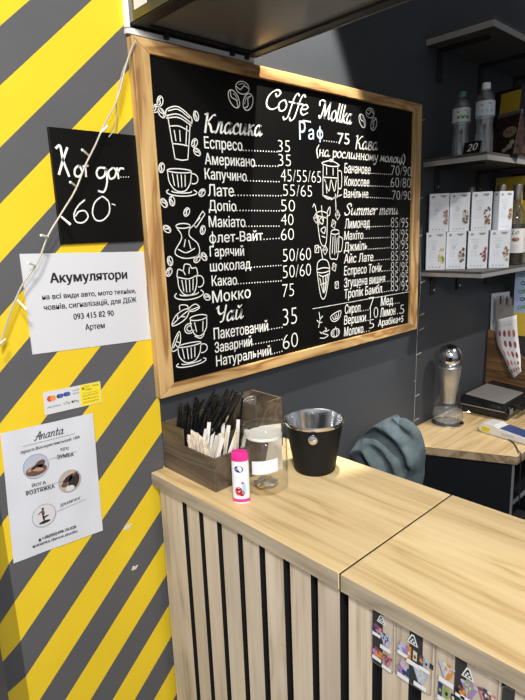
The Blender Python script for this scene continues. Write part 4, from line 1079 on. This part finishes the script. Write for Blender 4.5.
po = empty('poster', 'pale blue poster with small pictures and a yellow foot, behind the leaflet', 'poster', (0, 0, 0))
obj('sheet', box(new(), 2.622, 2.624, -.36, -.105, 1.225, 1.44), M('poster_blue', (.40, .52, .78), .45), po)
obj('foot', box(new(), 2.6218, 2.624, -.36, -.105, 1.115, 1.225), M('poster_yellow', (.72, .52, .06), .45), po)
obj('backing', box(new(), 2.6242, 2.635, -.36, -.105, ZD, 1.44), DARKGREY, po)
PP = Plane((2.6215, 0, 0), (0, -1, 0), (0, 0, 1)); bm = new()
for i, z in enumerate((1.40, 1.365, 1.325, 1.29, 1.25)):
    for k in range(5):
        y = .135 + .048 * k + .008 * (i % 2)
        ribbon(bm, PP, circ(y, z, .010, .007, n=8), .004, .0003, 1, mi=i % 2); ribbon(bm, PP, circ(y + .020, z + .004, .007, .006, n=8), .004, .0003, 1, mi=i % 2)
obj('picture_print', bm, [M('poster_green', (.12, .33, .15), .5), INK], po)

# ------------------------------------------------------------------ wall shelves
def shelf(z0, z1, label, depth=.25, br=(2.055, 2.395, 2.74), x0=1.96, drop=.11, strip=False):
    s = empty('wall_shelf', label, 'shelf', (0, 0, 0))
    obj('board', box(new(), x0, 3.05, -depth, -.001, z0 + .006, z1), SHELF, s, bevel=.001)
    bm = new(); box(bm, x0 - .0015, 3.05, -depth - .0015, -depth, z0, z0 + (z1 - z0) * .62); box(bm, x0 - .0015, x0, -depth, -.001, z0, z0 + (z1 - z0) * .62)
    obj('edge_profile', bm, TRIM, s, label='light grey edge profile')
    for x in br:
        b = obj('bracket', box(new(), x - .016, x + .016, -.008, -.001, z0 - drop, z0 + .006), BLACKM, s, bevel=.002)
        obj('arm', box(new(), x - .016, x + .016, -.19, -.008, z0 - .004, z0 + .0055), BLACKM, b, bevel=.001)
        bm = new(); lathe(bm, [(.005, 0), (.005, .003)], 10, (0, 0, 0)); bm.transform(Matrix.Translation((x, -.008, z0 - drop + .02)) @ Matrix.Rotation(math.pi / 2, 4, 'X')); obj('screw', bm, STEEL, b)
    return s
shelf(2.287, 2.32, 'topmost grey wall shelf, empty, near the ceiling')
shelf(1.862, 1.890, 'middle grey wall shelf carrying water bottles and a price tag', br=(2.06, 2.42, 2.78), drop=.09)
shelf(1.447, 1.470, 'lowest grey wall shelf carrying white spice boxes and syrup bottles', br=(2.05, 2.27, 2.55), drop=.085)

# water bottles
PET = clear('clear_pet', (.97, .975, .98), .10, .06, 1.5, haze=.03)
def water(loc, label, cap, h, rz, band):
    w = empty('water_bottle', label, 'bottle', loc, rz)
    k = h / .235
    pr_ = [(.012, .004), (.027, 0), (.031, .004), (.032, .02), (.031, .035), (.032, .05), (.0295, .075), (.0275, .095), (.0305, .115), (.032, .13), (.032, .165), (.030, .182), (.022, .202), (.0125, .214), (.0125, .219)]
    obj('bottle_body', lathe(new(), [(r, z * k) for r, z in pr_], 32, cap1=False), PET, w, smooth=True)
    obj('water', lathe(new(), [(r - .0012, z * k + .001) for r, z in pr_[1:11]] + [(.001, .166 * k)], 28), clear('still_water', (.96, .97, .975), .08, .08, 1.2, haze=.05), w, smooth=True)
    obj('label_band', lathe(new(), [(.0325, .125 * k), (.0327, .127 * k), (.0327, .172 * k), (.0322, .174 * k)], 32, cap0=False, cap1=False), band[0], w, smooth=True)
    C_ = Cyl(.0328, math.radians(209) - rz); bm = new()
    poly(bm, C_, [(-.018, .156 * k), (-.006, .158 * k), (.006, .1585 * k), (.018, .159 * k), (.018, .166 * k), (.006, .1655 * k), (-.006, .165 * k), (-.018, .163 * k)], .0004, 0)
    for q in range(5): disc(bm, C_, -.012 + .008 * q, (.14 + .004 * (q % 2)) * k, .0055, .006, .0004 + .00005 * q, 1 + q % 2, 8)
    obj('label_print', bm, band[1:], w)
    obj('cap', lathe(new(), [(.0145, .214 * k), (.0148, .216 * k), (.0148, .231 * k), (.0135, .2345 * k)], 24), cap, w, smooth=True)
    return w
PINKT = M('label_pink', (.62, .16, .25), .4)
water((2.03, -.112, 1.8902), 'water bottle with a dull green cap and leafy label, nearer the wall', M('green_cap', (.06, .16, .11), .35), .228, 0, [M('label_white', (.62, .66, .66), .4), PINKT, M('leaf_green', (.07, .25, .09), .4), M('leaf_pale', (.3, .5, .3), .4)])
water((2.03, -.202, 1.8902), 'taller water bottle with a white cap, behind the price tag', M('white_cap', (.8, .8, .8), .35), .240, .4, [M('label_blue_white', (.6, .68, .74), .4), PINKT, M('label_paleblue', (.4, .52, .62), .4), M('label_ice', (.66, .74, .8), .4)])
pt_ = empty('price_tag', 'small black chalk price tag reading 20, leaning on the water bottles', 'price tag', (0, 0, 0))
TA, TB = Vector((1.976, -.150, 1.8902)), Vector((1.976, -.213, 1.8902))
obj('card', hexa(new(), [TA, TB, TB + Vector((.002, 0, 0)), TA + Vector((.002, 0, 0))], [TA + Vector((.012, 0, .043)), TB + Vector((.012, 0, .043)), TB + Vector((.014, 0, .043)), TA + Vector((.014, 0, .043))]), BLACKB, pt_)
TG = Plane(TA + Vector((-.0006, 0, 0)), (0, -1, 0), (.012, 0, .043)); bm = new(); write(bm, TG, '20', .014, .010, .05, .012, .026, d=.0006, slant=.2); obj('numeral', bm, CHALK, pt_)

# coffee bags on the middle shelf
cfb = empty('coffee_bag', 'dark printed coffee bag with a sealed flat top on the middle shelf', 'coffee bag', (2.2, -.205, 1.8902), math.radians(-20))
BAGP = M('coffee_bean_print', (.035, .018, .012), .35, var=.95, vscale=75)
obj('pouch', hexa(new(), [(-.035, .04, 0), (-.035, -.075, 0), (.035, -.075, 0), (.035, .04, 0)], [(-.006, .038, .145), (-.006, -.073, .145), (.006, -.073, .145), (.006, .038, .145)]), BAGP, cfb, bevel=.004)
obj('top_seal', box(new(), -.004, .004, -.073, .038, .145, .158), M('foil_seal', (.22, .21, .19), .3, .4), cfb)
CB = Plane((-.0365, 0, 0), (0, -1, 0), (.2, 0, 1)); bm = new(); disc(bm, CB, .04, .085, .032, .02, d=.001); obj('name_oval', bm, M('bag_tan', (.32, .22, .13), .5), cfb)
bm = new(); write(bm, CB, 'КА', .022, .078, .052, .078, .016, d=.0016, off=.04); disc(bm, CB, .05, .03, .014, .01, d=.001, mi=1); disc(bm, CB, .03, .02, .012, .008, d=.001, mi=1); disc(bm, CB, .06, .045, .012, .009, d=.0011, mi=1); obj('lettering', bm, [INK, M('bag_cream', (.45, .4, .33), .5)], cfb)
yb = empty('coffee_bag', 'tall black and yellow bag behind the coffee bag, at the frame edge', 'coffee bag', (2.36, -.13, 1.8902), math.radians(-15))
obj('pouch', hexa(new(), [(-.035, .045, 0), (-.035, -.08, 0), (.035, -.08, 0), (.035, .045, 0)], [(-.01, .045, .275), (-.01, -.08, .275), (.01, -.08, .275), (.01, .045, .275)]), BLACKM, yb, bevel=.003)
YB = Plane((-.0358, 0, 0), (0, -1, 0), (.0909, 0, 1)); bm = new(); poly(bm, YB, [(-.012, .17), (.08, .17), (.08, .262), (-.012, .262)], .001); obj('yellow_panel', bm, M('bag_yellow', (.62, .42, .03), .45), yb)

# spice boxes, four below and four above
CART = M('white_carton', (.62, .65, .70), .4)
GREYP = M('carton_grey_print', (.26, .27, .30), .5)
def spice(loc, rz, label, pal, big=1.0):
    b = empty('spice_box', label, 'box', loc, rz)
    W, D, Hh = .073, .03, .1455
    obj('carton', box(new(), -D, 0, -W / 2, W / 2, 0, Hh), CART, b, bevel=.0012)   # front on the -x side
    F = Plane((-D - .0003, 0, 0), (0, -1, 0), (0, 0, 1)); bm = new()
    disc(bm, F, -.022, .133, .006, .005, .0003, n=8); disc(bm, F, .016, .134, .009, .005, .0003, n=8); disc(bm, F, .007, .136, .005, .003, .0004, n=8); disc(bm, F, .022, .136, .005, .003, .0005, n=8)
    for q, (a, c) in enumerate(((-.024, .004), (-.024, .010), (-.02, .004))): squiggle(bm, F, a, c, .113 - .009 * q, .0025, .0003)
    ribbon(bm, F, circ(-.008, .084, .006, .006, n=10), .0016, .0003, 1)
    for q in range(3): squiggle(bm, F, -.024, -.002, .066 - .008 * q, .002, .0003)
    for q in range(4): disc(bm, F, -.022 + .0125 * q, .011, .0022, .0026, .0003, n=7)
    obj('print', bm, GREYP, b)
    bm = new(); rr = random.Random(int(loc[1] * 1000) + int(loc[2] * 100)); P = [M('spice_print', c, .5) for c in pal]
    for q in range(22):
        a = rr.uniform(0, 2 * math.pi); r = math.sqrt(rr.random())
        x = min(.031, .026 + .013 * r * math.cos(a) * big); z = .055 + .027 * r * math.sin(a) * big
        disc(bm, F, min(x, .0335 - .005), z, rr.uniform(.003, .0055), rr.uniform(.003, .006), .0004 + .00004 * q, q % len(P), 8, rr.random() * 3)
    obj('spice_picture', bm, P, b)
    S_ = Plane((.008, W / 2 + .0003, 0), (-1, 0, 0), (0, 0, 1)); bm = new()
    disc(bm, S_, .024, .134, .007, .005, .0002, n=8)
    for q in range(5): squiggle(bm, S_, .008, .036, .11 - .011 * q, .0025, .0002)
    obj('side_print', bm, GREYP, b)
    return b
ang = math.radians(33)
row = []
for i in range(4):
    fl_ = Vector((1.966 + .0555 * i, -.0125 - .0617 * i, 0))                    # front corner nearest the wall
    row.append(fl_ + Vector((math.sin(ang), -math.cos(ang), 0)) * .036 + Vector((math.cos(ang), math.sin(ang), 0)) * .03)
row[0] += Vector((.0, -.006, 0))
lows = [('white spice box with a yellow lemon picture, lower row against the wall', [(.62, .5, .08), (.16, .27, .05), (.5, .42, .1)]), ('white spice box with scattered dark seeds, second in the lower row', [(.06, .04, .03), (.25, .18, .1), (.5, .45, .35)]), ('white spice box with red berries, third in the lower row', [(.4, .03, .04), (.2, .03, .03), (.12, .06, .04)]), ('white spice box with a brown nut picture, lower row by the bottles', [(.25, .14, .06), (.45, .35, .2), (.09, .05, .03)])]
ups = [('white spice box with a reddish root picture, upper row against the wall', [(.3, .14, .1), (.2, .09, .06), (.42, .25, .2)]), ('white spice box with pale star-shaped spice, second in the upper row', [(.15, .12, .06), (.55, .48, .36), (.1, .08, .04)]), ('white spice box with a big brown spice heap, third in the upper row', [(.2, .1, .03), (.32, .17, .05), (.09, .045, .02)]), ('white spice box turned sideways, upper row by the bottles', [(.35, .22, .12), (.2, .11, .05)])]
for i, p in enumerate(row):
    spice((p.x, p.y, 1.4702), ang, lows[i][0], lows[i][1])
    if i < 3: spice((p.x + .006, p.y - .006, 1.6162), ang, ups[i][0], ups[i][1], 1.25 if i == 2 else 1)
    else: spice((p.x + .022, p.y + .012, 1.6162), ang + math.radians(38), ups[i][0], ups[i][1])

# syrup bottles
BG = clear('bottle_glass', (.75, .75, .66), .10, .03, 1.5, haze=.02)
CAPG = M('grey_foil', (.17, .165, .16), .35, .5); LAB = M('syrup_label', (.60, .59, .58), .5)
SYR = [M('syrup_amber', (.20, .15, .06), .2), M('syrup_dark', (.03, .018, .012), .2), M('syrup_clear', (.3, .3, .24), .2)]
def syrup(loc, label, rz, fill):
    b = empty('syrup_bottle', label, 'bottle', loc, rz)
    pr_ = [(.010, .003), (.034, 0), (.037, .004), (.0375, .19), (.034, .212), (.022, .236), (.0155, .25), (.0145, .272)]
    obj('glass', lathe(new(), pr_, 32, cap1=False), BG, b, smooth=True)
    obj('syrup', lathe(new(), [(.034, .004), (.0345, .03), (.0345, .12), (.0345, .165), (.001, .166)], 28), fill, b, smooth=True)
    obj('label', lathe(new(), [(.0379, .05), (.038, .052), (.038, .145), (.0379, .147)], 32, cap0=False, cap1=False), LAB, b, smooth=True)
    obj('cap', lathe(new(), [(.0165, .262), (.0168, .264), (.0168, .318), (.0155, .322)], 24), CAPG, b, smooth=True)
    C_ = Cyl(.0382, math.radians(209) - rz); bm = new(); write(bm, C_, 'Lo', -.016, .124, .010, .126, .017, d=.0005, slant=.25)
    for q in range(3): squiggle(bm, C_, -.016, .014, .078 - .008 * q, .002, .0004)
    obj('lettering', bm, INK, b)
    bm = new(); disc(bm, C_, .0, .104, .015, .008, .0005, 0); disc(bm, C_, .004, .106, .009, .006, .0006, 1); obj('label_picture', bm, [M('label_brown', (.17, .06, .04), .5), M('label_rust', (.32, .12, .08), .5)], b)
    return b
syrup((2.235, -.062, 1.4702), 'syrup bottle mostly hidden behind the upper white boxes', 0, SYR[1])
syrup((2.285, -.165, 1.4702), 'syrup bottle half hidden by the box turned sideways', .25, SYR[0])
syrup((2.335, -.208, 1.4702), 'syrup bottle with a brown label picture, right of the sideways box', -.05, SYR[1])
syrup((2.425, -.212, 1.4702), 'rightmost syrup bottle at the edge of the picture', .1, SYR[2])
ybx = obj('carton', box(new(), -.03, .03, -.06, .06, 0, .37), M('yellow_carton', (.5, .34, .03), .5), bevel=.002); ybx.location = (2.56, -.09, 1.4702); tag(ybx, 'dull yellow carton far back on the lowest shelf, behind the bottles', 'carton')

# ------------------------------------------------------------------ hanging sign cabinet over the counter
ca = empty('sign_cabinet', 'dark hanging light-box cabinet with a silver edge above the menu board', 'cabinet', (0, 0, 0))
cx0, cx1, cy0, cy1, cz = .712, 1.09, -.004, -1.40, 2.1
bm = new(); 
box(bm, cx0, cx1, cy1, cy0, cz + .012, 2.8)
obj('body', bm, BLACKM, ca)
bm = new()
for a, b, c, d in ((cx0, cx0 + .034, cy1, cy0), (cx1 - .03, cx1, cy1, cy0), (cx0 + .034, cx1 - .03, cy0 - .024, cy0), (cx0 + .034, cx1 - .03, cy1, cy1 + .03)): box(bm, a, b, c, d, cz, cz + .012)
obj('bottom_frame', bm, BLACKM, ca)
obj('bottom_panel', box(new(), cx0 + .034, cx1 - .03, cy1 + .03, cy0 - .024, cz + .006, cz + .0118), M('grey_soffit', (.16, .155, .145), .28), ca)
obj('front_panel', box(new(), cx0 - .003, cx0, cy1 + .004, cy0 - .006, cz + .003, 2.797), M('olive_gloss', (.055, .05, .018), .2), ca)
obj('edge_profile', box(new(), cx1 - .001, cx1 + .002, cy1, cy0, cz - .002, cz + .01), M('grey_profile', (.2, .19, .18), .4), ca)
bm = new(); box(bm, cx0 - .012, cx0 - .0032, -.012, -.0005, cz - .008, 2.5); box(bm, cx0 - .012, cx1 - .01, -.012, -.0005, cz - .018, cz - .006)
obj('wall_profile', bm, M('silver_profile', (.82, .82, .82), .4, .1), ca)
for x in (.80, 1.0, 1.05): obj('clip', box(new(), x - .006, x + .006, -.02, -.0125, cz - .014, cz), BLACKM, ca)
obj('label_patch', box(new(), cx0 - .004, cx0 - .0031, -.085, -.035, 2.122, 2.22), WHITE, ca, label='white label on the front panel')

# ------------------------------------------------------------------ loose tape scraps on the stripes
TAPE = M('tape_scrap', (.6, .6, .56), .4)
for i, (x, z, s, lb) in enumerate(((.592, 0.93, .012, 'torn tape scrap on the stripes left of the counter edge, upper one'), (.60, .81, .010, 'torn tape scrap on the stripes left of the counter edge, lower one'))):
    bm = new()
    prism(bm, [(x - s, 0, z - s * .5), (x + s * .3, 0, z - s * .7), (x + s, 0, z + s * .2), (x + s * .1, 0, z + s * .1), (x - s * .4, 0, z + s * .6)], (0, -.0015, 0))
    tag(obj('tape_scrap', bm, TAPE), lb, 'tape')

# ------------------------------------------------------------------ light
w = bpy.data.worlds.new('shop'); S.world = w; w.use_nodes = True
nt = w.node_tree; bg = nt.nodes['Background']
tc = nt.nodes.new('ShaderNodeTexCoord'); sp = nt.nodes.new('ShaderNodeVectorMath'); sp.operation = 'DOT_PRODUCT'
nrm = Vector((-.8, -.62, .15)).normalized(); sp.inputs[1].default_value = nrm      # daylight comes in from the shop front
rp = nt.nodes.new('ShaderNodeValToRGB')
nt.links.new(tc.outputs['Generated'], sp.inputs[0])
ma = nt.nodes.new('ShaderNodeMapRange'); ma.inputs[1].default_value = -1; ma.inputs[2].default_value = 1
nt.links.new(sp.outputs['Value'], ma.inputs[0]); nt.links.new(ma.outputs[0], rp.inputs['Fac'])
e = rp.color_ramp.elements
e[0].position = .25; e[0].color = (.11, .12, .145, 1); e[1].position = .95; e[1].color = (1.08, 1.12, 1.22, 1)
k = e.new(.6); k.color = (.30, .31, .33, 1)
nt.links.new(rp.outputs['Color'], bg.inputs['Color']); bg.inputs['Strength'].default_value = .42

def area(name, loc, target, size, power, col=(1, 1, 1), sy=None):
    l = bpy.data.lights.new(name, 'AREA'); l.energy = power; l.size = size; l.color = col
    if sy: l.shape = 'RECTANGLE'; l.size_y = sy
    o = bpy.data.objects.new(name, l); COL.objects.link(o); o.location = loc
    o.rotation_euler = (Vector(target) - Vector(loc)).to_track_quat('-Z', 'Y').to_euler(); return o
area('ceiling_lamp', (-.35, -1.55, 2.88), (.55, -.25, 1.1), .3, 47, (1, .96, .90))
area('ceiling_lamp', (-.9, -2.9, 2.6), (.8, -.5, 1.0), .5, 62, (1, .96, .91))
def spot(loc, target, power, deg, blend, soft, col):
    l = bpy.data.lights.new('spot_lamp', 'SPOT'); l.energy = power; l.spot_size = math.radians(deg); l.spot_blend = blend; l.shadow_soft_size = soft; l.color = col
    o = bpy.data.objects.new('spot_lamp', l); COL.objects.link(o); o.location = loc
    o.rotation_euler = (Vector(target) - Vector(loc)).to_track_quat('-Z', 'Y').to_euler()
spot((1.2, -.42, 2.95), (1.2, 0, 1.75), 260, 40, .25, .02, (1, .94, .84))
spot((2.35, -1.38, 2.85), (2.3, -.25, .8), 140, 56, .6, .02, (1, .95, .88))

# ------------------------------------------------------------------ camera
cam = bpy.data.cameras.new('camera'); co = bpy.data.objects.new('camera', cam); COL.objects.link(co)
cam.sensor_fit = 'AUTO'; cam.sensor_width = 36; cam.lens = 543.94 * 36 / 700; cam.clip_start = .02
yaw, pit, rol = math.radians(42.9776), math.radians(-12.2963), math.radians(2.1801)
f = Vector((math.sin(yaw) * math.cos(pit), math.cos(yaw) * math.cos(pit), math.sin(pit)))
r = Vector((math.cos(yaw), -math.sin(yaw), 0)); d = f.cross(r)
rr = r * math.cos(rol) + d * math.sin(rol); dd = -r * math.sin(rol) + d * math.cos(rol)
mw = Matrix((rr, -dd, -f)).transposed().to_4x4(); mw.translation = Vector((0, -1.16, 1.645))
co.matrix_world = mw
S.camera = co
S.view_settings.view_transform = 'Standard'; S.view_settings.look = 'None'; S.view_settings.gamma = 1; S.view_settings.use_curve_mapping = False
S.view_settings.exposure = 0.0
S.cycles.max_bounces = 10; S.cycles.transparent_max_bounces = 24; S.cycles.use_denoising = True
